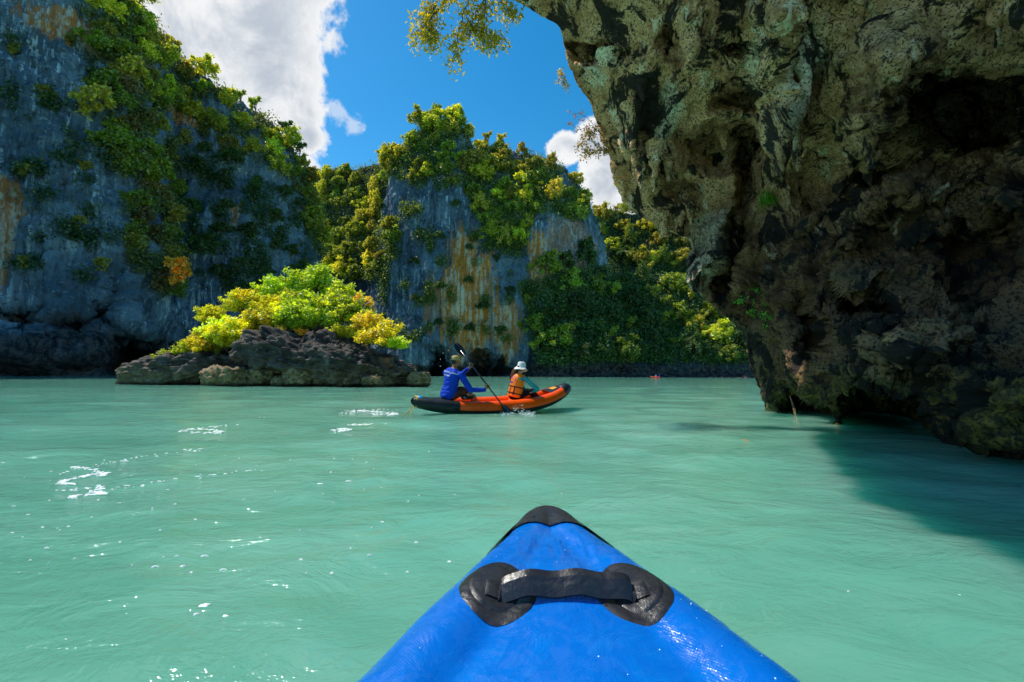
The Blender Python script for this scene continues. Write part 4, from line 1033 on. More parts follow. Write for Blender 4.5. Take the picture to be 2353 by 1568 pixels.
# ================================================================ ORANGE CANOE AND CREW
ORANGE = pvc('orange_pvc', (.95, .085, .001), .36, 600, .10, .28)
ORANGE2 = pvc('orange_hull_pvc', (.62, .17, .035), .45, 600, .2)
DARKPVC = pvc('dark_green_black_pvc', (.008, .011, .012), .45, 500, .5, .3)
CYAN = simple('blue_tape', (.02, .30, .62), .4)
YROPE = simple('yellow_rope', (.62, .40, .06), .8, .2, (60, .8, .01), .2, 30)
PADDLE = simple('black_paddle_shaft', (.010, .012, .018), .18, .6)
BLADE = simple('black_paddle_blade', (.012, .014, .017), .25, .6)
SHIRT = simple('royal_blue_shirt', (.0, .045, .46), .75, .2, (16, .7, .03), .12, 8)
SKIN = simple('tanned_skin', (.33, .135, .055), .5, .4, None, .1, 10)
SKIN2 = simple('light_skin', (.52, .28, .17), .5, .4)
HAIRK = simple('black_hair', (.012, .010, .009), .55, .4)
HAIRB = simple('brown_hair', (.10, .038, .014), .5, .45, (70, .6, .01), .4, 30)
KHAKI = simple('khaki_cotton', (.48, .32, .12), .85, .15, (60, .4, .004), .1, 12)
SHORTS = simple('maroon_shorts', (.09, .035, .030), .85, .1, (30, .5, .01), .3, 10)
VEST = simple('orange_nylon', (1.0, .21, .0), .5, .3, (14, .5, .02), .10, 6)
WEB = simple('black_webbing', (.018, .014, .014), .8, .2)
WHITEC = simple('white_cotton', (.74, .72, .69), .85, .15, (25, .5, .012), .06, 8)
TEAL = simple('teal_sleeve', (.03, .30, .33), .75, .2, (18, .5, .02), .2, 9)
BLACKC = simple('black_fabric', (.012, .012, .013), .8, .2)
INKW = simple('white_print', (.80, .80, .80), .7)
INKB = simple('blue_print', (.06, .03, .40), .7)

CTH = RAD(28); CANOE_LOC = Vector((-.34, 10.30, 0.0))
canoe = thing('inflatable_canoe', CANOE_LOC, 'orange inflatable canoe with black stern, paddled by two people', 'canoe')
canoe.rotation_euler = (RAD(5), RAD(-1.2), CTH)
CL = 1.87
def cw(x): return .325 * max(0, 1 - abs(x / CL) ** 3.0) ** .75
def cr(x): return .148 - .030 * max(0, x / CL) ** 3 - .062 * max(0, -x / CL) ** 2.2
def czc(x): return .155 + (.33 * (x / CL) ** 2.6 if x > 0 else .17 * (-x / CL) ** 2.4)
def tube_grid(xs, side, angs, lift=0.0, ridges=0):
    V = []
    for x in xs:
        e = 1e-3; t = Vector((1, side * (cw(x + e) - cw(x - e)) / (2 * e), (czc(x + e) - czc(x - e)) / (2 * e))).normalized()
        ox = Vector((0, 0, 1)).cross(t).normalized() * (1 if side > 0 else -1)
        if ox.y * side < 0: ox = -ox
        up = t.cross(ox).normalized(); up = up if up.z > 0 else -up
        c = Vector((x, side * cw(x), czc(x))); r = cr(x) + lift
        row = []
        for k, a in enumerate(angs):
            rr = r + (.004 * (k % 2) if ridges else 0)
            row.append(tuple(c + (ox * math.cos(a) + up * math.sin(a)) * rr))
        V.append(row)
    return np.array(V)
xs_full = np.concatenate([[-CL + .0, -CL + .02], np.linspace(-CL + .06, CL - .05, 90), [CL - .015, CL]])
for s in (-1, 1):
    for nm, a_, b_, mt, lf in (('side_tube', -1.12, 1.70, ORANGE, 0), ('stern_tube', -CL, -1.02, DARKPVC, .004), ('bow_tube', 1.66, CL, DARKPVC, .004)):
        V = tube_grid(np.linspace(a_, b_, 90 if lf == 0 else 26), s, np.linspace(0, 2 * math.pi, 24, endpoint=False), lf)
        link(nm, mesh_np(nm, V, grid_faces(*V.shape[:2], wrap_v=True), mt), canoe)
    V = tube_grid(np.linspace(-1.15, CL - .03, 90), s, np.linspace(RAD(-74), RAD(-14), 13), .006, 1)
    link('rub_strip', mesh_np('rub_strip', V, grid_faces(*V.shape[:2]), DARKPVC), canoe)
# hull skin and floor
V = []
for x in np.linspace(-CL + .05, CL - .05, 60):
    w = cw(x) + .4 * cr(x); zb = czc(x) - cr(x) * .9
    V.append([(x, w * u, zb - .035 * (1 - u * u)) for u in np.linspace(-1, 1, 17)])
link('hull_bottom', mesh_np('hull_bottom', np.array(V), grid_faces(60, 17), ORANGE2), canoe)
V = []
for x in np.linspace(-1.5, 1.55, 60):
    w = cw(x); zb = czc(x) - cr(x) * .35
    V.append([(x, w * u, zb + .012 * math.cos(u * 18)) for u in np.linspace(-1, 1, 33)])
link('floor', mesh_np('floor', np.array(V), grid_faces(60, 33), ORANGE), canoe)
# black stern cover: wedge pulled over both tubes
mb = MB(); rings = []
for x in (-1.895, -1.88, -1.80, -1.65, -1.5, -1.35, -1.2, -1.08):
    rx, rz = cw(x) + cr(x) + .012, cr(x) + .012
    if x < -1.85: rx, rz = rx * (.5 if x < -1.89 else .8), rz * (.5 if x < -1.89 else .85)
    rings.append(((x, 0, czc(x) - .02), (0, 1, 0), (0, 0, 1), rx, rz * 1.1))
mb.loft(rings); sc_ = mb.obj('stern_cover', DARKPVC, canoe)
mb = MB(); mb.loft([((-1.86, .0, czc(-1.86) + .02), (0, 1, 0), (.2, 0, 1), .075, .095), ((-1.80, 0, czc(-1.8) + .025), (0, 1, 0), (.2, 0, 1), .11, .105), ((-1.74, 0, czc(-1.74) + .02), (0, 1, 0), (.2, 0, 1), .125, .108)])
mb.obj('tape', CYAN, canoe)
# bow: black tip, black deck with an orange patch, cyan end
mb = MB(); rings = []
for x in (1.66, 1.74, 1.82, 1.87, 1.885, 1.895):
    k = {1.885: .8, 1.895: .45}.get(x, 1); rings.append(((x, 0, czc(x)), (0, 1, 0), (-.25, 0, 1), (cw(x) + cr(x) + .012) * k, (cr(x) + .012) * k))
mb.loft(rings); mb.obj('bow_cap', DARKPVC, canoe)
V = []
for x in np.linspace(1.28, 1.80, 16):
    w = cw(x) + .02; V.append([(x, w * u, czc(x) + cr(x) * 1.0 + .02 * (1 - u * u)) for u in np.linspace(-1, 1, 9)])
dk = link('bow_deck', mesh_np('bow_deck', np.array(V), grid_faces(16, 9), DARKPVC), canoe)
V = [[(x, cw(x) * u * .45, czc(x) + cr(x) + .026) for u in (-1, 0, 1)] for x in np.linspace(1.42, 1.56, 4)]
link('deck_patch', mesh_np('deck_patch', np.array(V), grid_faces(4, 3), simple('amber_patch', (.85, .34, .01), .5)), dk)
mb = MB(); mb.loft([((1.80, 0, czc(1.8) + .05), (0, 1, 0), (-.3, 0, 1), .10, .075), ((1.86, 0, czc(1.86) + .06), (0, 1, 0), (-.3, 0, 1), .075, .055)]); mb.obj('tape', CYAN, canoe)
# inflated seats
for x in (-1.02, .47):
    mb = MB(); mb.loft([((x + .02, 0, .12), (1, 0, 0), (0, 1, 0), .17, .18), ((x + .02, 0, .20), (1, 0, 0), (0, 1, 0), .19, .20), ((x + .02, 0, .265), (1, 0, 0), (0, 1, 0), .17, .18)])
    mb.obj('seat', ORANGE, canoe)
# stern line: knot round the tip, two strands to the water
mb = MB()
for k in range(3): mb.tube([Vector((-1.86 + .012 * k, .115 * math.cos(a), czc(-1.86) + .11 * math.sin(a))) for a in np.linspace(0, 6.28, 20)], .011, 6)
mb.tube([(-1.88, -.02, .24), (-1.97, -.08, .10), (-2.02, -.16, .0), (-2.04, -.18, -.06)], .008, 6)
mb.tube([(-1.88, .02, .26), (-2.0, .0, .12), (-2.12, .02, .01), (-2.15, .03, -.06)], .008, 6)
mb.obj('stern_line', YROPE, canoe)
bpy.context.view_layer.update()
CM = Matrix.Translation(CANOE_LOC) @ canoe.rotation_euler.to_matrix().to_4x4()

# ---- paddle
pU, pW = V3(1046, 790, 10.02), V3(1174, 957, 9.72)
pd = (pW - pU).normalized()
def pshaft(t): return pU.lerp(pW, t)
paddle = thing('paddle', pshaft(.5), 'black double-bladed paddle held across by the person in blue', 'paddle')
b0 = pshaft(.5)
mb = MB(); mb.tube([pshaft(.10) - b0, pshaft(.5) - b0, pshaft(.90) - b0], .0155, 10); mb.obj('shaft', PADDLE, paddle)
def blade(tA, tB, side):
    A, B = pshaft(tA) - b0, pshaft(tB) - b0; d = (B - A).normalized(); sx = d.cross(side).normalized(); nn = sx.cross(d).normalized()
    V = []
    for i in range(12):
        u = i / 11; w = .088 * math.sin(math.pi * min(1, u * .80 + .10)) ** .7 * (1 if u < .9 else (1 - (u - .9) * 4))
        for j in range(7):
            q = -1 + 2 * j / 6; V.append(A.lerp(B, u) + sx * (w * q) + nn * (.018 * q * q - .01))
    V = np.array([tuple(v) for v in V]).reshape(12, 7, 3); th = np.array(nn) * .005
    return link('blade', mesh_np('blade', np.concatenate([V + th, (V - th)[:, ::-1]], 1), grid_faces(12, 14, wrap_v=True), BLADE), paddle)
blade(.17, 0.0, Vector((.5, -.85, .1))); blade(.86, 1.06, Vector((.3, -.9, .3)))

# ---- people
def grip(mb, P, shaft, palm_dir, wrist, s=1.0):     # palm, four fingers curled round the shaft and a thumb the other way
    shaft = shaft.normalized(); o = (palm_dir - shaft * palm_dir.dot(shaft)).normalized(); q = shaft.cross(o).normalized()
    pc = P + o * .034 * s
    for k in (-1, 0, 1): mb.ell(pc + shaft * .022 * k * s, (.026 * s, .026 * s, .026 * s), n=10, m=7)
    mb.capsule(wrist, pc, .027 * s, .030 * s, 10)
    for k, ln in enumerate((200, 225, 215, 180)):
        off = shaft * (-.036 + .023 * k) * s; pts = []
        for a in np.linspace(10, ln, 7): pts.append(P + off + (o * math.cos(RAD(a)) + q * math.sin(RAD(a))) * .0265 * s)
        mb.tube(pts, [.0105 * s, .0105 * s, .010 * s, .0095 * s, .009 * s, .0085 * s, .007 * s], 8)
    pts = [P - shaft * .045 * s + (o * math.cos(RAD(a)) - q * math.sin(RAD(a))) * .028 * s for a in np.linspace(5, 130, 6)]
    mb.tube(pts, [.012 * s, .0115 * s, .011 * s, .0105 * s, .010 * s, .008 * s], 8)
def head(mb, c, f, s=1.0):
    f = f.normalized(); up = Vector((0, 0, 1)); r = f.cross(up).normalized(); up = r.cross(f)
    M = Matrix((r, f, up)).transposed()
    mb.ell(c + up * .02 * s, (.074 * s, .092 * s, .098 * s), M)
    mb.ell(c + f * .030 * s - up * .062 * s, (.052 * s, .058 * s, .058 * s), M)
    mb.capsule(c + f * .088 * s + up * .006 * s, c + f * .106 * s - up * .028 * s, .009 * s, .014 * s, 8)   # nose
    mb.ell(c + f * .090 * s - up * .060 * s, (.024 * s, .010 * s, .009 * s), M, 10, 6)                       # lips
    for q in (-1, 1): mb.ell(c + r * .078 * s * q - up * .012 * s - f * .008 * s, (.010 * s, .024 * s, .034 * s), M, 10, 6)
    return r, f, up, M
def torso_rings(pel, neck, r, f, W=1.0, fat=0.0, widths=None):
    out = []; ax = (neck - pel)
    for h, rx, ry, bk in (widths or ((-.16, .15, .125, 0), (0, .170, .125, 0), (.25, .155, .112, .005), (.50, .165, .112, .0), (.70, .182, .118, -.012), (.84, .188, .108, -.016), (.93, .150, .090, -.010), (1.0, .085, .075, 0), (1.06, .062, .065, .005))):
        out.append((pel + ax * h + f * bk, r, f, rx * W + fat, ry * W + fat))
    return out
def decal(name, polys, origin, U, Vv, shootdir, bvh, mat, parent, base, lift=.004):
    V = []; Fc = []
    for vs, fs in polys:
        o_ = len(V)
        for u, v in vs:
            p0 = origin + U * u + Vv * v - shootdir * .4
            h = bvh.ray_cast(p0, shootdir)
            p = (h[0] if h[0] is not None else p0 + shootdir * .4) - shootdir * lift
            V.append(tuple(p - base))
        Fc += [tuple(i + o_ for i in f) for f in fs]
    me = bpy.data.meshes.new(name); me.from_pydata(V, [], Fc); me.update(); me.materials.append(mat)
    return link(name, me, parent)
def text_polys(body, size, res=2):
    cu = bpy.data.curves.new('t', 'FONT'); cu.body = body; cu.size = size; cu.align_x = 'CENTER'; cu.resolution_u = res; cu.offset = size * .018
    o = bpy.data.objects.new('t', cu); COL.objects.link(o)
    dg = bpy.context.evaluated_depsgraph_get(); me = bpy.data.meshes.new_from_object(o.evaluated_get(dg))
    out = ([(v.co.x, v.co.y) for v in me.vertices], [tuple(p.vertices) for p in me.polygons])
    bpy.data.objects.remove(o); bpy.data.curves.remove(cu); bpy.data.meshes.remove(me)
    return out
def bvh_of(o, offset=Vector((0, 0, 0))):
    return BVHTree.FromPolygons([v.co + offset for v in o.data.vertices], [p.vertices[:] for p in o.data.polygons])

def build_man():
    pel, neck = V3(1030, 906, 9.80), V3(1044, 847, 9.80); base = V3(1030, 920, 9.80)
    f = Vector((math.sin(RAD(44)), math.cos(RAD(44)), 0)); up = (neck - pel).normalized(); r = f.cross(up).normalized(); f = up.cross(r)
    root = thing('person', base, 'person in blue long-sleeved shirt and khaki cap paddling at the stern', 'person')
    B = lambda p: Vector(p) - base
    Rs, Ls = V3(1060, 862, 9.67), V3(1025, 857, 9.94); Re, Rw = V3(1081, 897, 9.66), V3(1110, 903, 9.80)
    Le, Lw = V3(1052, 866, 10.16), V3(1069, 857.5, 9.98)
    RH, LH = pshaft(.595), pshaft(.305)
    Rw = RH + (Rw - RH).normalized() * .095; Lw = LH + (Lw - LH).normalized() * .095
    hd_c = V3(1046.5, 829.5, 9.81); hf = Vector((math.sin(RAD(58)), math.cos(RAD(58)), -.06))
    hip = [pel + r * .085 * s - up * .04 for s in (-1, 1)]
    fw = Vector((math.cos(CTH), math.sin(CTH), 0)); sd_ = Vector((math.sin(CTH), -math.cos(CTH), 0))
    knee = [pel + fw * .40 + sd_ * (.10 * s) + Vector((0, 0, .10)) for s in (-1, 1)]
    ank = [k + fw * .26 + Vector((0, 0, -.30)) for k in knee]; toe = [a + fw * .16 + Vector((0, 0, -.03)) for a in ank]
    mb = MB(); mb.loft([(B(c), a, b, x - .012, y - .012) for c, a, b, x, y in torso_rings(pel, neck, r, f)])
    mb.capsule(B(neck - up * .03), B(hd_c - up * .04), .056, .054)
    head(mb, B(hd_c), hf)
    for a, b, c, w, h in ((Rs, Re, Rw, RH, 1), (Ls, Le, Lw, LH, -1)):
        mb.capsule(B(a), B(b), .050, .040); mb.capsule(B(b), B(c), .040, .027)
    grip(mb, B(RH), pd, B(Rw) - B(RH), B(Rw)); grip(mb, B(LH), pd, B(Lw) - B(LH), B(Lw))
    for h_, k, a, t in zip(hip, knee, ank, toe):
        mb.capsule(B(h_), B(k), .085, .058); mb.capsule(B(k), B(a), .054, .036); mb.capsule(B(a), B(t), .038, .028)
    mb.fused('body', SKIN, root, .009, 3)
    mb = MB(); mb.loft([(B(c), a, b, x + .016, y + .016) for c, a, b, x, y in torso_rings(pel, neck, r, f)[:-1]])
    for a, b, c in ((Rs, Re, Rw), (Ls, Le, Lw)):
        mb.capsule(B(a), B(b), .070, .056); e = b.lerp(c, .93); mb.capsule(B(b), B(e), .055, .040)
    mb.capsule(B(Rs), B(neck - up * .06), .066, .06); mb.capsule(B(Ls), B(neck - up * .06), .066, .06)
    sh = mb.fused('shirt', SHIRT, root, .011, 4)
    co = np.array([v.co[:] for v in sh.data.vertices]); nv = np.array([v.normal[:] for v in sh.data.vertices])
    wr = .013 * fbm(co * np.array([11, 11, 19]), 3, 4, ridged=True) + .004 * fbm(co * 30, 2, 8)
    sh.data.vertices.foreach_set('co', (co + nv * wr[:, None]).astype(np.float32).ravel()); sh.data.update()
    bv = bvh_of(sh, base)
    back = (-r * .9 * 0 + f).normalized()
    og = pel + (neck - pel) * .80 + r * .005
    tx = text_polys('Canoe @ Hong Island', .046); decal('printed_text', [tx], og, r, up, f, bv, INKW, sh, base)
    tx = text_polys('098-9164693', .046); decal('printed_text', [tx], og - up * .075 - r * .035, r, up, f, bv, INKW, sh, base)
    mb = MB()
    for h_, k in zip(hip, knee): mb.capsule(B(h_), B(h_.lerp(k, .85)), .105, .082)
    mb.loft([(B(c), a, b, x + .008, y + .008) for c, a, b, x, y in torso_rings(pel, neck, r, f)[:2]])
    mb.fused('shorts', SHORTS, root, .014, 3)
    hr, hf2, hu, M = head(MB(), B(hd_c), hf)
    mb = MB(); mb.ell(B(hd_c) + hu * .012 - hf2 * .014, (.0785, .088, .095), M); mb.ell(B(hd_c) - hf2 * .034 - hu * .035, (.062, .050, .050), M)
    mb.fused('hair', HAIRK, root, .009, 1)
    # cap: dome, band, brim at the forehead, opening and strap at the back
    c0 = B(hd_c) + hu * .045
    V = []
    for i in range(12):
        th = math.pi / 2 * i / 11
        for k in range(32):
            a = 2 * math.pi * k / 32; rr = (math.cos(th) ** .75 if i < 11 else .02)
            V.append(c0 + hr * (.089 * rr * math.cos(a)) + hf2 * (.106 * rr * math.sin(a)) + hu * (-.022 + .095 * math.sin(th) - (.012 if i == 0 else 0)))
    cp = link('cap', mesh_np('cap', np.array([tuple(v) for v in V]), grid_faces(12, 32, wrap_v=True), KHAKI), root)
    V = []
    for i in range(6):
        for k in range(13):
            a = RAD(28 + 124 * k / 12); rr = 1 + .75 * i / 5 * math.sin(RAD(180 * k / 12)) ** .6
            V.append(c0 + hr * (.088 * math.cos(a) * (1 + .1 * i / 5)) + hf2 * (.104 * math.sin(a) * rr) + hu * (-.030 - .022 * (i / 5) - .015 * abs(math.cos(a)) * i / 5))
    V = np.array([tuple(v) for v in V]).reshape(6, 13, 3); tt = np.array(hu) * .003
    link('brim', mesh_np('brim', np.concatenate([V + tt, (V - tt)[:, ::-1]], 1), grid_faces(6, 26, wrap_v=True), KHAKI), cp)
    V = []
    for i in range(6):
        q = i / 5
        for k in range(11):
            a = RAD(-90 - 26 * (1 - q ** 2) ** .5 + 52 * (1 - q ** 2) ** .5 * k / 10)
            V.append(c0 + hr * (.0905 * math.cos(a) * (1 - .12 * q)) + hf2 * (.1085 * math.sin(a) * (1 - .10 * q)) + hu * (-.022 + .052 * q))
    link('strap_opening', mesh_np('strap_opening', np.array([tuple(v) for v in V]), grid_faces(6, 11), HAIRK), cp)
    return root
man = build_man()

def build_woman():
    pel, neck = V3(1183, 905, 10.52), V3(1193, 862, 10.52); base = V3(1183, 918, 10.52)
    f = Vector((math.sin(RAD(50)), math.cos(RAD(50)), 0)); up = (neck - pel).normalized(); r = f.cross(up).normalized(); f = up.cross(r)
    root = thing('person', base, 'person in orange life vest and white bucket hat sitting at the bow', 'person')
    B = lambda p: Vector(p) - base
    Wd = ((-.16, .135, .12, 0), (0, .150, .12, 0), (.25, .130, .105, .005), (.50, .140, .105, 0), (.72, .150, .108, -.01), (.86, .150, .098, -.012), (.94, .11, .08, -.008), (1.0, .065, .065, 0), (1.1, .05, .055, .005))
    Rs, Ls = V3(1208, 871, 10.40), V3(1178, 868, 10.68); Re, Rw = V3(1236, 896, 10.42), V3(1224, 900.5, 10.50); Le, Lw = V3(1205, 895, 10.80), V3(1222, 902, 10.72)
    hd_c = V3(1198, 845.5, 10.53); hf = Vector((math.sin(RAD(62)), math.cos(RAD(62)), -.18))
    fw = Vector((math.cos(CTH), math.sin(CTH), 0)); sd_ = Vector((math.sin(CTH), -math.cos(CTH), 0))
    hip = [pel + r * .075 * s - up * .05 for s in (-1, 1)]; knee = [pel + fw * .40 + sd_ * (.09 * s) + Vector((0, 0, .06)) for s in (-1, 1)]
    ank = [k + fw * .27 + Vector((0, 0, -.24)) for k in knee]; toe = [a + fw * .14 + Vector((0, 0, -.02)) for a in ank]
    mb = MB(); mb.loft([(B(c), a, b, x - .01, y - .01) for c, a, b, x, y in torso_rings(pel, neck, r, f, widths=Wd)])
    mb.capsule(B(neck - up * .03), B(hd_c - up * .04), .045, .046); head(mb, B(hd_c), hf, .95)
    for a, b, c in ((Rs, Re, Rw), (Ls, Le, Lw)):
        mb.capsule(B(a), B(b), .042, .036); mb.capsule(B(b), B(c), .035, .024)
        d = (Rw - Re).normalized() if a is Rs else fw
        pc = B(c) + d * .05 - Vector((0, 0, .01)); mb.ell(pc, (.036, .032, .018), n=10, m=6)
        for k in range(4): mb.tube([pc + d * .02 + up * (.012 * (k - 1.5)), pc + d * .055 + up * (.014 * (k - 1.5)) - f * .006, pc + d * (.082 - .006 * abs(k - 1.5)) + up * (.014 * (k - 1.5)) - f * .02], [.0095, .009, .007], 6)
        mb.tube([pc, pc + f * .03 + up * .02, pc + f * .045 + up * .03 + d * .02], [.011, .010, .008], 6)
    for h_, k, a, t in zip(hip, knee, ank, toe):
        mb.capsule(B(h_), B(k), .080, .055); mb.capsule(B(k), B(a), .050, .034); mb.capsule(B(a), B(t), .034, .024)
    mb.fused('body', SKIN2, root, .009, 3)
    mb = MB()
    for h_, k, a in zip(hip, knee, ank): mb.capsule(B(h_), B(k), .092, .066); mb.capsule(B(k), B(k.lerp(a, .8)), .062, .044)
    mb.fused('leggings', BLACKC, root, .013, 3)
    mb = MB()
    for a, b, c in ((Rs, Re, Rw), (Ls, Le, Lw)): mb.capsule(B(a), B(b), .056, .050); mb.capsule(B(b), B(b.lerp(c, .92)), .050, .034)
    mb.loft([(B(c), a, b, x + .006, y + .006) for c, a, b, x, y in torso_rings(pel, neck, r, f, widths=Wd)[1:-1]])
    mb.fused('shirt', TEAL, root, .011, 3)
    # life vest
    Wv = ((-.17, .165, .145, 0), (-.12, .172, .155, 0), (.08, .172, .155, 0), (.30, .166, .150, 0), (.55, .165, .148, 0), (.75, .155, .140, -.005), (.90, .135, .118, -.005), (1.0, .112, .098, 0), (1.06, .095, .088, 0))
    ax = neck - pel
    mb = MB(); mb.loft([(B(pel + ax * h + f * bk), r, f, x, y) for h, x, y, bk in Wv])
    for s, S in ((1, Rs), (-1, Ls)): mb.capsule(B(pel + ax * .86 + r * .10 * s - f * .03), B(pel + ax * .98 + r * .105 * s + f * .05), .045, .042)
    vs = mb.fused('life_vest', VEST, root, .010, 3)
    bv = bvh_of(vs, base)
    def band(h, hw):
        x = np.interp(h, [w[0] for w in Wv], [w[1] for w in Wv]); y = np.interp(h, [w[0] for w in Wv], [w[2] for w in Wv]); m2 = MB()
        V = []
        for k in range(40):
            a = 2 * math.pi * k / 40
            for dz in (-hw, hw):
                p0 = pel + ax * h + up * dz; d = (r * math.cos(a) + f * math.sin(a)).normalized()
                hh = bv.ray_cast(p0 + d * .5, -d); V.append(tuple(B(hh[0] + d * .005) if hh[0] is not None else B(p0 + d * x)))
        return link('strap', mesh_np('strap', np.array(V), grid_faces(40, 2, wrap_u=True), WEB), vs)
    band(.36, .013); band(.02, .013)
    def vstrap(u, v0, v1, hw=.010, mat=WEB, nm='strap'):
        pts = [[(u - hw, v), (u + hw, v)] for v in np.linspace(v0, v1, 10)]
        vv = [p for row in pts for p in row]; decal(nm, [(vv, [(2 * i, 2 * i + 1, 2 * i + 3, 2 * i + 2) for i in range(9)])], pel, r, up, f, bv, mat, vs, base, .007)
    La = ax.length
    for u in (-.115, -.01, .10): vstrap(u, -.03, La * .36 + .01)
    vstrap(-.055, -.06, La * 1.0, .002, WEB, 'seam')
    # printed emblem: curved hull below, leaping shape above, dots and a lettered arc
    oc = pel + ax * .66 - r * .05
    top = [(.075 * math.cos(a), -.018 - .014 * math.sin(a)) for a in np.linspace(math.pi, 0, 15)]; bot = [(.075 * math.cos(a), -.018 - .055 * math.sin(a)) for a in np.linspace(math.pi, 0, 15)]
    crescent = (top + bot, [(i, i + 1, 15 + i + 1, 15 + i) for i in range(14)])
    a_ = [(.045 * math.cos(a) - .005, .035 + .040 * math.sin(a)) for a in np.linspace(2.9, .2, 13)]; b_ = [(.045 * math.cos(a) - .005, .035 + (.040 - .022 * math.sin(math.pi * i / 12)) * math.sin(a)) for i, a in enumerate(np.linspace(2.9, .2, 13))]
    leap = (a_ + b_, [(i, i + 1, 13 + i + 1, 13 + i) for i in range(12)])
    dots = []
    for u, v in ((-.055, .035), (-.045, .015), (.045, .045), (.045, .020)):
        dots.append(([(u + .008 * math.cos(k * 1.0472), v + .008 * math.sin(k * 1.0472)) for k in range(6)], [(0, 1, 2, 3, 4, 5)]))
    arc = []
    word = 'ADVENTURE'
    for i, ch in enumerate(word):
        a = math.pi * .62 - (math.pi * .62) * i / (len(word) - 1); vs2, fs2 = text_polys(ch, .030); ca, sa = math.cos(a - math.pi / 2), math.sin(a - math.pi / 2)
        arc.append(([(.105 * math.cos(a) + x * ca - y * sa, .012 + .085 * math.sin(a) + x * sa + y * ca) for x, y in vs2], fs2))
    decal('emblem', [crescent, leap] + dots, oc, r, up, f, bv, INKB, vs, base); decal('printed_text', arc, oc, r, up, f, bv, INKB, vs, base)
    # bucket hat
    hr, hf2, hu, M = head(MB(), B(hd_c), hf, .95)
    prof = [(.002, .142), (.050, .140), (.074, .128), (.084, .105), (.089, .060), (.092, .030), (.098, .016), (.118, -.012), (.140, -.036), (.144, -.040), (.138, -.038), (.112, -.014), (.088, .012)]
    V = []
    for i, (rr, h) in enumerate(prof):
        for k in range(36):
            a = 2 * math.pi * k / 36; wob = 1 + (.06 * math.sin(3 * a + 1) + .03 * math.sin(7 * a)) * (1 if h < .03 else .25); dz = (.016 * math.sin(2 * a + .6) + .008 * math.sin(5 * a)) * (1 if h < .02 else .2)
            V.append(B(hd_c) + hr * (rr * wob * math.cos(a)) + hf2 * (rr * 1.12 * wob * math.sin(a)) + hu * (h + dz - .005))
    link('bucket_hat', mesh_np('bucket_hat', np.array([tuple(v) for v in V]), grid_faces(len(prof), 36, wrap_v=True), WHITEC), root)
    # long hair swept back
    mb = MB(); rnd = random.Random(5); hc = B(hd_c)
    mb.ell(hc - hf2 * .02, (.078, .092, .088), M)
    side = -r * .9 - f * .4
    for k in range(34):
        q = rnd.uniform(-1, 1); st = hc - hf2 * .075 + hr * (.05 * q) - hu * .02
        e1 = st - hf2 * rnd.uniform(.05, .09) - hr * rnd.uniform(.05, .11) - Vector((0, 0, .07)); e2 = e1 - hr * rnd.uniform(.03, .08) - hf2 * .02 - Vector((0, 0, rnd.uniform(.14, .20))); e3 = e2 - hr * rnd.uniform(-.01, .03) - Vector((0, 0, rnd.uniform(.06, .15)))
        mb.tube([st, e1, e2, e3], [.014, .016, .013, .003], 5)
    for k in range(5):
        st = hc - hf2 * .07 - hu * .03; mb.tube([st, st - hr * .10 - hf2 * .05 - Vector((0, 0, .05 + .01 * k)), st - hr * (.17 + .015 * k) - Vector((0, 0, .07 + .03 * k))], [.008, .005, .0015], 4)
    mb.obj('hair', HAIRB, root)
    return root
woman = build_woman()
# bag of gear on the canoe floor before the paddler
GEAR = None
def build_gear():
    m, t, b = new_mat('patterned_gear'); p = objco(t); n = t.voronoi(p, 22); n2 = t.noise(p, 16, 3)
    t.put(b.inputs['Base Color'], t.mix(t.ss(n2, .52, .58), (.012, .012, .012), t.mix(t.ss(n, .3, .5), (.50, .38, .03), (.45, .40, .33)))); b.inputs['Roughness'].default_value = .7
    c = V3(1076, 911, 9.95); mb = MB(); rnd = random.Random(9)
    for k in range(9): mb.ell(Vector((rnd.uniform(-.14, .14), rnd.uniform(-.07, .07), rnd.uniform(-.04, .04))), (rnd.uniform(.05, .09), rnd.uniform(.05, .08), rnd.uniform(.04, .06)), n=10, m=7)
    o = mb.fused('gear_bag', m, None, .012, 2); o.location = c
    mb = MB(); mb.tube([(-.10, 0, .06), (-.05, .0, .12), (.04, .0, .12), (.10, 0, .05)], .010, 6); mb.obj('bag_strap', WEB, o)
    tag(o, 'black and yellow bag lying in the canoe beside the paddler', 'bag')
build_gear()

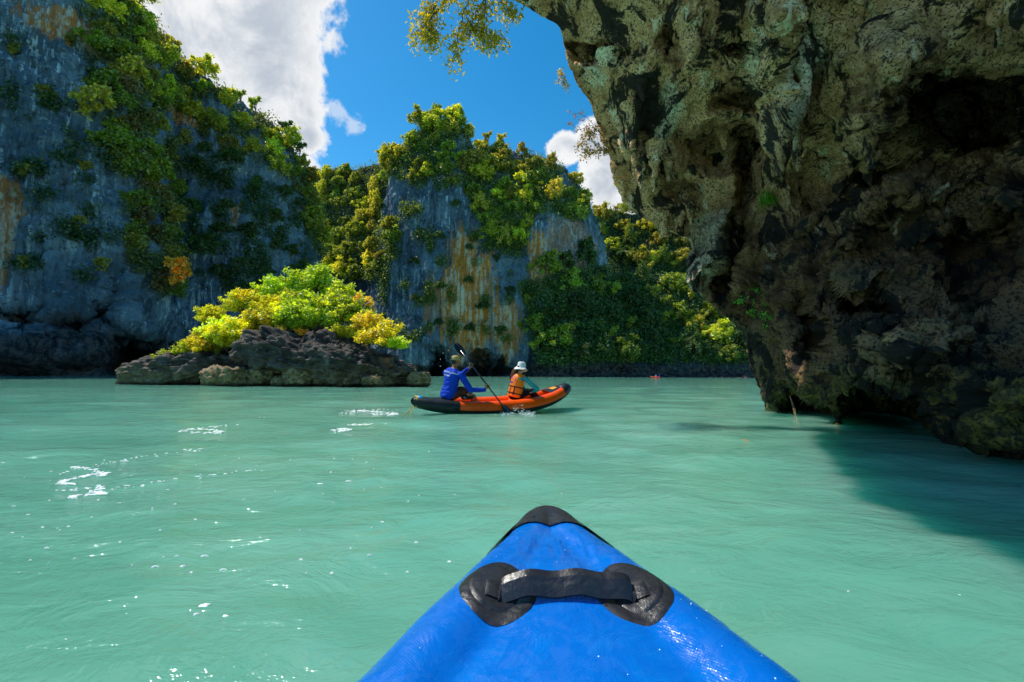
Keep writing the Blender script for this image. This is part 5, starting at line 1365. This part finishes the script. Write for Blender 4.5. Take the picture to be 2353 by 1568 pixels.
# ---- distant canoe with two people in blue
far = copy_tree(canoe); far.name = 'inflatable_canoe'; fp = atz(1509, 869.0, 0.0)
far.location = fp; far.rotation_euler = (0, 0, RAD(150)); far.scale = (.95, .95, .95)
tag(far, 'tiny orange canoe far off on the water below the sea cliff', 'canoe')
for ch in list(far.children):
    if ch.data.name.startswith(('stern_line', 'tape', 'deck_patch')):
        for g_ in list(ch.children): bpy.data.objects.remove(g_)
        bpy.data.objects.remove(ch)
def far_person(lx, label, shirt_mat, cap_mat):
    root = thing('person', Vector(fp) + Vector((math.cos(RAD(150)) * lx, math.sin(RAD(150)) * lx, .28)), label, 'person', None, RAD(150))
    sk = MB(); sk.loft([((0, 0, z), (0, 1, 0), (1, 0, 0), a, b) for z, a, b in ((-.05, .15, .12), (.1, .16, .12), (.3, .16, .11), (.46, .18, .11), (.55, .08, .08), (.6, .05, .05))])
    head(sk, Vector((0, 0, .72)), Vector((1, 0, 0)))
    for s in (-1, 1): sk.capsule((0, .2 * s, .47), (.18, .24 * s, .25), .05, .04); sk.capsule((.18, .24 * s, .25), (.40, .16 * s, .22), .04, .03); sk.capsule((.02, .09 * s, 0), (.42, .12 * s, .08), .08, .055); sk.capsule((.42, .12 * s, .08), (.66, .12 * s, -.16), .05, .035)
    sk.fused('body', SKIN, root, .02, 2)
    sh = MB(); sh.loft([((0, 0, z), (0, 1, 0), (1, 0, 0), a + .02, b + .02) for z, a, b in ((-.05, .15, .12), (.1, .16, .12), (.3, .16, .11), (.46, .18, .11), (.55, .08, .08))])
    for s in (-1, 1): sh.capsule((0, .2 * s, .47), (.18, .24 * s, .25), .07, .055); sh.capsule((.18, .24 * s, .25), (.36, .18 * s, .225), .055, .045)
    sh.fused('shirt', shirt_mat, root, .02, 2)
    h = MB(); h.ell((0, 0, .78), (.10, .10, .07), n=12, m=6); h.ell((.11, 0, .76), (.06, .06, .012), n=10, m=5); h.fused('cap', cap_mat, root, .02, 1)
far_person(-.75, 'tiny far-off person in dark blue shirt in the distant canoe', SHIRT, HAIRK)
far_person(.15, 'tiny far-off person in pale blue shirt in the distant canoe', simple('pale_blue_shirt', (.30, .46, .80), .8), HAIRK)
# ================================================================ FOAM, SPLASH, LEAVES ON THE WATER
FOAM = simple('white_foam', (.86, .88, .86), .6, .4, (60, .8, .01), .05, 30)
def foam(name, spots, label, seed):
    rnd = random.Random(seed); V = []; Fc = []
    for px, py, rx, ry in spots:                       # rx, ry in metres on the water
        c = atz(px, py, .0); k = 11; b = len(V); ph = rnd.uniform(0, 6.28)
        for ring, q, zz in ((0, 1.0, .003), (1, .55, .008)):
            for i in range(k):
                a = 2 * math.pi * i / k; w = 1 + .28 * math.sin(2 * a + ph) + .22 * math.sin(3 * a + 2 * ph) + rnd.uniform(-.12, .12)
                V.append((c[0] + rx * q * w * math.cos(a), c[1] + ry * q * w * math.sin(a), zz))
        V.append((c[0], c[1], .009))
        for i in range(k):
            Fc.append((b + i, b + (i + 1) % k, b + k + (i + 1) % k)); Fc.append((b + i, b + k + (i + 1) % k, b + k + i)); Fc.append((b + k + i, b + k + (i + 1) % k, b + 2 * k))
    me = mesh_np(name, np.array(V), np.array(Fc), FOAM); return tag(link(name, me), label, 'foam', None, 'stuff')
def streak(pts, n, jit, rnd, r=(.004, .02), el=2.6):
    out = []
    for _ in range(n):
        u = rnd.random() * (len(pts) - 1); i = int(u); t = u - i; a, b = pts[i], pts[min(i + 1, len(pts) - 1)]
        x, y = a[0] + (b[0] - a[0]) * t + rnd.gauss(0, jit), a[1] + (b[1] - a[1]) * t + rnd.gauss(0, jit * .22)
        q = rnd.uniform(*r); out.append((x, y, q * rnd.uniform(1, el), q))
    return out
fr = random.Random(3)
sp = []
sp += streak([(165, 1075), (205, 1078), (240, 1088), (232, 1095)], 80, 4, fr, (.003, .010), 3.2) + streak([(232, 1088), (190, 1096), (150, 1105), (140, 1112), (175, 1114)], 90, 4, fr, (.003, .009), 3.2) + streak([(235, 1118), (215, 1132), (240, 1136), (170, 1140), (160, 1146)], 80, 5, fr, (.003, .009), 3.2) + streak([(120, 1090), (330, 1050), (560, 1020)], 50, 10, fr, (.003, .010), 3.0) + streak([(130, 1130), (300, 1120), (420, 1100), (640, 1075)], 40, 8, fr, (.003, .009), 3.0)
foam('foam', sp, 'white foam swirl with trailing bubbles left by earlier paddle strokes', 1)
sp = streak([(410, 992), (450, 986), (500, 990), (505, 996), (440, 995)], 80, 5, fr, (.004, .013), 3.4) + streak([(470, 984), (560, 972), (600, 960)], 40, 6, fr, (.005, .013), 3)
foam('foam', sp, 'thin white foam streaks on the water away from the canoe', 2)
sp = streak([(790, 950), (830, 944), (860, 946), (900, 950), (905, 953), (850, 953)], 170, 6, fr, (.005, .016), 3.0) + streak([(780, 946), (960, 938)], 26, 5, fr, (.006, .02), 2.5) + streak([(760, 990), (790, 986), (805, 988), (770, 994)], 90, 4, fr, (.004, .012), 3.2) + streak([(770, 998), (840, 1005), (950, 1015), (960, 1012)], 60, 4, fr, (.006, .020), 3) + streak([(800, 978), (880, 974)], 22, 4, fr, (.008, .022), 2.6)
foam('foam', sp, 'white foam patches trailing behind the canoe stern', 3)
sp = []
for px, py, r in ((225, 1478, .022), (365, 1376, .016), (470, 1394, .020), (518, 1420, .016), (455, 1447, .011), (495, 1470, .010), (450, 1415, .010), (355, 1305, .012), (420, 1304, .012), (512, 1312, .012), (470, 1280, .013), (290, 1416, .007), (668, 1420, .006), (682, 1443, .005), (735, 1113, .018), (800, 1107, .020), (850, 1010, .012), (72, 1388, .007), (2215, 1332, .012), (2205, 1372, .009), (1970, 1330, .006), (1950, 1362, .006), (1648, 1326, .010), (1340, 1150, .012), (1320, 1158, .008), (1290, 1136, .008), (505, 1562, .008), (1030, 1000, .010), (70, 1290, .006), (690, 1220, .006), (560, 1150, .009), (350, 1170, .008), (30, 1165, .010), (20, 1150, .010)):
    sp.append((px, py, r * 1.05, r * .5))
sp += [(fr.uniform(0, 1050), fr.uniform(1010, 1320), q * 1.6, q) for q in (fr.uniform(.0025, .006) for _ in range(70))]
foam('foam', sp, 'scattered white foam flecks drifting on the open water', 4)
# splash at the lower blade
mb = MB(); rs = random.Random(8)
for _ in range(230):
    u = rs.random(); px = 1150 + 75 * u + rs.gauss(0, 6); h = max(0, rs.gauss(.02, .045)) * (1.8 if 1178 < px < 1205 else .6)
    c = atz(px, 954 + rs.gauss(0, 2.2), 0.0); r = rs.uniform(.003, .010)
    mb.ell(Vector(c) + Vector((0, 0, h + .004)), (r * rs.uniform(.8, 1.8), r, r * rs.uniform(.6, 1.3)), n=6, m=4)
for px, py in ((1018, 812), (1012, 826), (1030, 806), (1012, 842)):
    mb.ell(V3(px, py, 9.9), (.006, .006, .014), n=6, m=4)
SPL = simple('splash_water', (.80, .88, .86), .10, .7); tag(mb.obj('splash', SPL), 'white water splash thrown up by the lower paddle blade', 'splash', None, 'stuff')
foam('foam', streak([(1130, 952), (1180, 956), (1230, 951)], 50, 5, fr, (.006, .02), 3), 'foam ring around the lower paddle blade', 6)
# a fallen leaf afloat
me = leaf_mesh('floating_leaf', np.array([[0, 0, 0.012]]), .16, np.random.RandomState(2), LEAF, np.array([[0, 0, 30.]]), long=1.8); o = link('floating_leaf', me); o.location = atz(1702, 1012, 0); o.color = (.42, .17, .05, 1); tag(o, 'fallen brown leaf floating on the water before the overhang', 'leaf')

# ================================================================ PLANTS ON THE OVERHANG
def sprig(name, branches, leaf, nper, tint, label, seed, cat='branch', bark=BARK, spread=.16, droop=.9, r0=.016, long=2.6, group=None, names=('twig', 'leaves')):
    base = Vector(aty(*branches[0][0])); root = thing(name, base, label, cat, group); rng = np.random.RandomState(seed); mb = MB(); P = []
    for br in branches:
        pts = [Vector(aty(*p)) - base for p in br]; n = len(pts)
        fine = []
        for i in range(n - 1):
            for k in range(5): fine.append(pts[i].lerp(pts[i + 1], k / 5) + Vector(rng.normal(size=3) * .015))
        fine.append(pts[-1]); mb.tube(fine, [r0 * (1 - .8 * i / len(fine)) for i in range(len(fine))], 5)
        for i in range(2, len(fine)):
            for _ in range(nper):
                d = rng.normal(size=3); d /= np.linalg.norm(d); d[2] -= .3
                tipv = np.array(fine[i]) + d * spread * rng.uniform(.3, 1.2)
                if rng.rand() < .5: mb.tube([fine[i], tipv], [.004, .0015], 3)
                m = rng.randint(5, 10); P.append(tipv + rng.normal(size=(m, 3)) * leaf * .55)
    mb.obj(names[0], bark, root)
    o = link(names[1], leaf_mesh(names[1], np.concatenate(P), leaf, rng, LEAF, None, long=long, up=.3, droop=droop), root); o.color = (*tint, 1)
    return root
D0 = 9.6
sprig('tree_branch', [[(1080, -120, D0), (1040, -40, D0), (1000, 10, D0), (960, 40, D0)], [(1040, -40, D0), (1010, 20, D0), (975, 60, D0), (955, 95, D0)], [(1090, -110, D0), (1080, -20, D0), (1060, 50, D0), (1050, 95, D0), (1040, 140, D0)], [(1100, -100, D0), (1120, -20, D0), (1110, 50, D0), (1125, 100, D0)], [(1110, -90, D0), (1150, -20, D0), (1160, 20, D0), (1185, 32, D0)], [(1120, -20, D0), (1095, 30, D0), (1075, 70, D0)], [(1060, 50, D0), (1090, 70, D0), (1130, 80, D0), (1150, 92, D0)], [(1000, 10, D0), (985, 60, D0), (1000, 90, D0), (985, 104, D0)]],
      .10, 5, (.52, .46, .04), 'leafy yellow-green tree branch hanging from the top of the overhang', 1, spread=.20, r0=.022)
D1 = 11.0
sprig('twig', [[(1394, 300, D1), (1370, 290, D1), (1340, 262, D1), (1308, 262, D1)], [(1394, 305, D1), (1360, 290, D1), (1335, 296, D1), (1300, 284, D1)]], .045, 1, (.26, .12, .06), 'bare reddish twig sticking out of the overhang lip', 2, spread=.10, r0=.010, long=1.6)
sprig('shrub', [[(1402, 345, D1), (1380, 338, D1), (1350, 320, D1), (1325, 340, D1)], [(1402, 345, D1), (1375, 300, D1), (1355, 300, D1), (1345, 312, D1)], [(1404, 345, D1), (1380, 345, D1), (1350, 345, D1), (1340, 352, D1)]], .055, 3, (.32, .21, .06), 'brown-leaved shrub growing from the overhang lip against the cloud', 3, spread=.13, r0=.010, long=1.5)
sprig('shrub', [[(1296, 150, 10.6), (1288, 165, 10.6), (1284, 185, 10.6)], [(1300, 175, 10.6), (1294, 190, 10.6), (1300, 204, 10.6)]], .05, 2, (.45, .34, .06), 'tiny yellow plant clinging to the upper overhang edge', 4, spread=.08, r0=.006, long=1.6)
def oh_spot(px, py, dflt):
    p, n = hit_oh(px, py); return p if p is not None else V3(px, py, dflt)
def tuft_oh(px, py, h, n, tint, label, seed, droop=1.6):
    p = oh_spot(px, py, 11.0); d = (Vector(CAMP) - p).normalized(); grass_tuft(0, 0, 0, h, n, tint, label, seed, None, droop, at=p + d * .06)
tuft_oh(1766, 468, .52, 190, (.17, .40, .035), 'bright green fern-like grass tuft on the overhang wall', 11, 2.2)
tuft_oh(1424, 432, .30, 110, (.40, .38, .10), 'pale grass tuft on the tip of the overhang lip', 12)
tuft_oh(1432, 478, .28, 100, (.34, .38, .05), 'green grass tuft under the overhang lip tip', 13, 2.2)
tuft_oh(1452, 355, .18, 60, (.40, .36, .06), 'small dry tuft on the overhang column', 14)
for k, (px, py) in enumerate(((1700, 690), (1738, 668), (1760, 700), (1735, 720), (1765, 735))):
    p = oh_spot(px, py, 10.4); rng = np.random.RandomState(40 + k); P = []
    root = thing('wall_plant', p, ('leafy green plant rooted in the pale nose of the overhang', 'fan of green leaflets beside the pale nose of the overhang', 'small green fern in a crack above the grey lobes', 'low green sprig under the leafy wall plants', 'tiny green sprig beside the crack')[k], 'plant', 'green plants on the overhang wall')
    mb = MB()
    for s in range(12):
        d = rng.normal(size=3) * .14; d[1] -= .10; tip = Vector(d * rng.uniform(.5, 1.1)); mb.tube([(0, 0, 0), tip * .6 + Vector((0, 0, .03)), tip], [.005, .004, .002], 4)
        for u in np.linspace(.4, 1, 5): P.append(np.array(tip * u) + rng.normal(size=(2, 3)) * .012)
    mb.obj('stem', BARK, root); o = link('leaves', leaf_mesh('leaves', np.concatenate(P), .07, rng, LEAF, None, long=2.4, up=.4), root); o.color = (.14, .36, .04, 1)
# dangling roots at the foot
mb = MB(); b0_ = V3(1815, 910, 9.4)
for k, (x1, y1) in enumerate(((1838, 980), (1826, 972), (1832, 976))):
    mb.tube([(0, 0, 0), V3(1822, 938, 9.35) - b0_ + Vector((.02 * k, 0, 0)), Vector(atz(x1, y1, -.02)) - b0_], [.005, .004, .003], 5)
o = mb.obj('hanging_root', simple('dry_root', (.42, .30, .16), .85)); o.location = b0_; tag(o, 'dry pale roots dangling into the water from the overhang foot', 'root')
# stalactites on the ceiling
OHM = overhang.data.materials[0]
def stalactite(px, py, D, L, r, seed, lean=(0, 0)):
    n, m = 22, 26; t = np.linspace(0, 1, m)[None, :]; a = np.linspace(0, 6.283, n, endpoint=False)[:, None]
    rad = r * (1.25 - 1.1 * t ** .8) * (1 + .10 * np.sin(t * 22 + seed)); rad = np.maximum(rad, .006)
    c = aty(px, py, D); P = np.stack([rad * np.cos(a) + lean[0] * t ** 1.5, rad * np.sin(a) + lean[1] * t ** 1.5, -L * t + .25 * L + 0 * a], -1)
    d = np.stack([np.cos(a) + 0 * t, np.sin(a) + 0 * t, 0 * a + 0 * t], -1)
    W_ = P + c; P = P + d * (r * (.35 * fbm(W_ / .16, 3, seed) + .25 * fbm(W_ * np.array([6, 6, 2.]), 3, seed + 4, ridged=True)))[..., None]
    link('stalactite', mesh_np('stalactite', P + c, grid_faces(n, m, wrap_u=True), OHM), overhang)
st_r = random.Random(6)
for px, py, L, r in ((1620, 15, .9, .20), (1590, 70, .7, .20), (1505, 350, .6, .14), (1535, 380, .45, .10), (1450, 270, .8, .16), (1452, 330, .6, .10), (1475, 385, .55, .10), (1500, 405, .40, .09), (1520, 505, .5, .16), (1560, 500, .4, .12), (1585, 480, .45, .10), (1400, 140, .45, .18), (1340, 130, .4, .13), (1660, 300, .5, .12), (1730, 330, .6, .14), (1790, 280, 1.0, .24), (1820, 320, .7, .14), (1850, 130, .8, .15), (1990, 330, .5, .12), (1990, 380, .5, .10), (1930, 420, .4, .10), (1475, 200, .4, .10), (1430, 430, .4, .09)):
    p, n = hit_oh(px, py)
    if p is None: continue
    stalactite(px, py, p.y - .05, L * 1.3, r * 1.25, st_r.randint(1, 90), (st_r.uniform(-.08, .08), st_r.uniform(-.1, .05)))
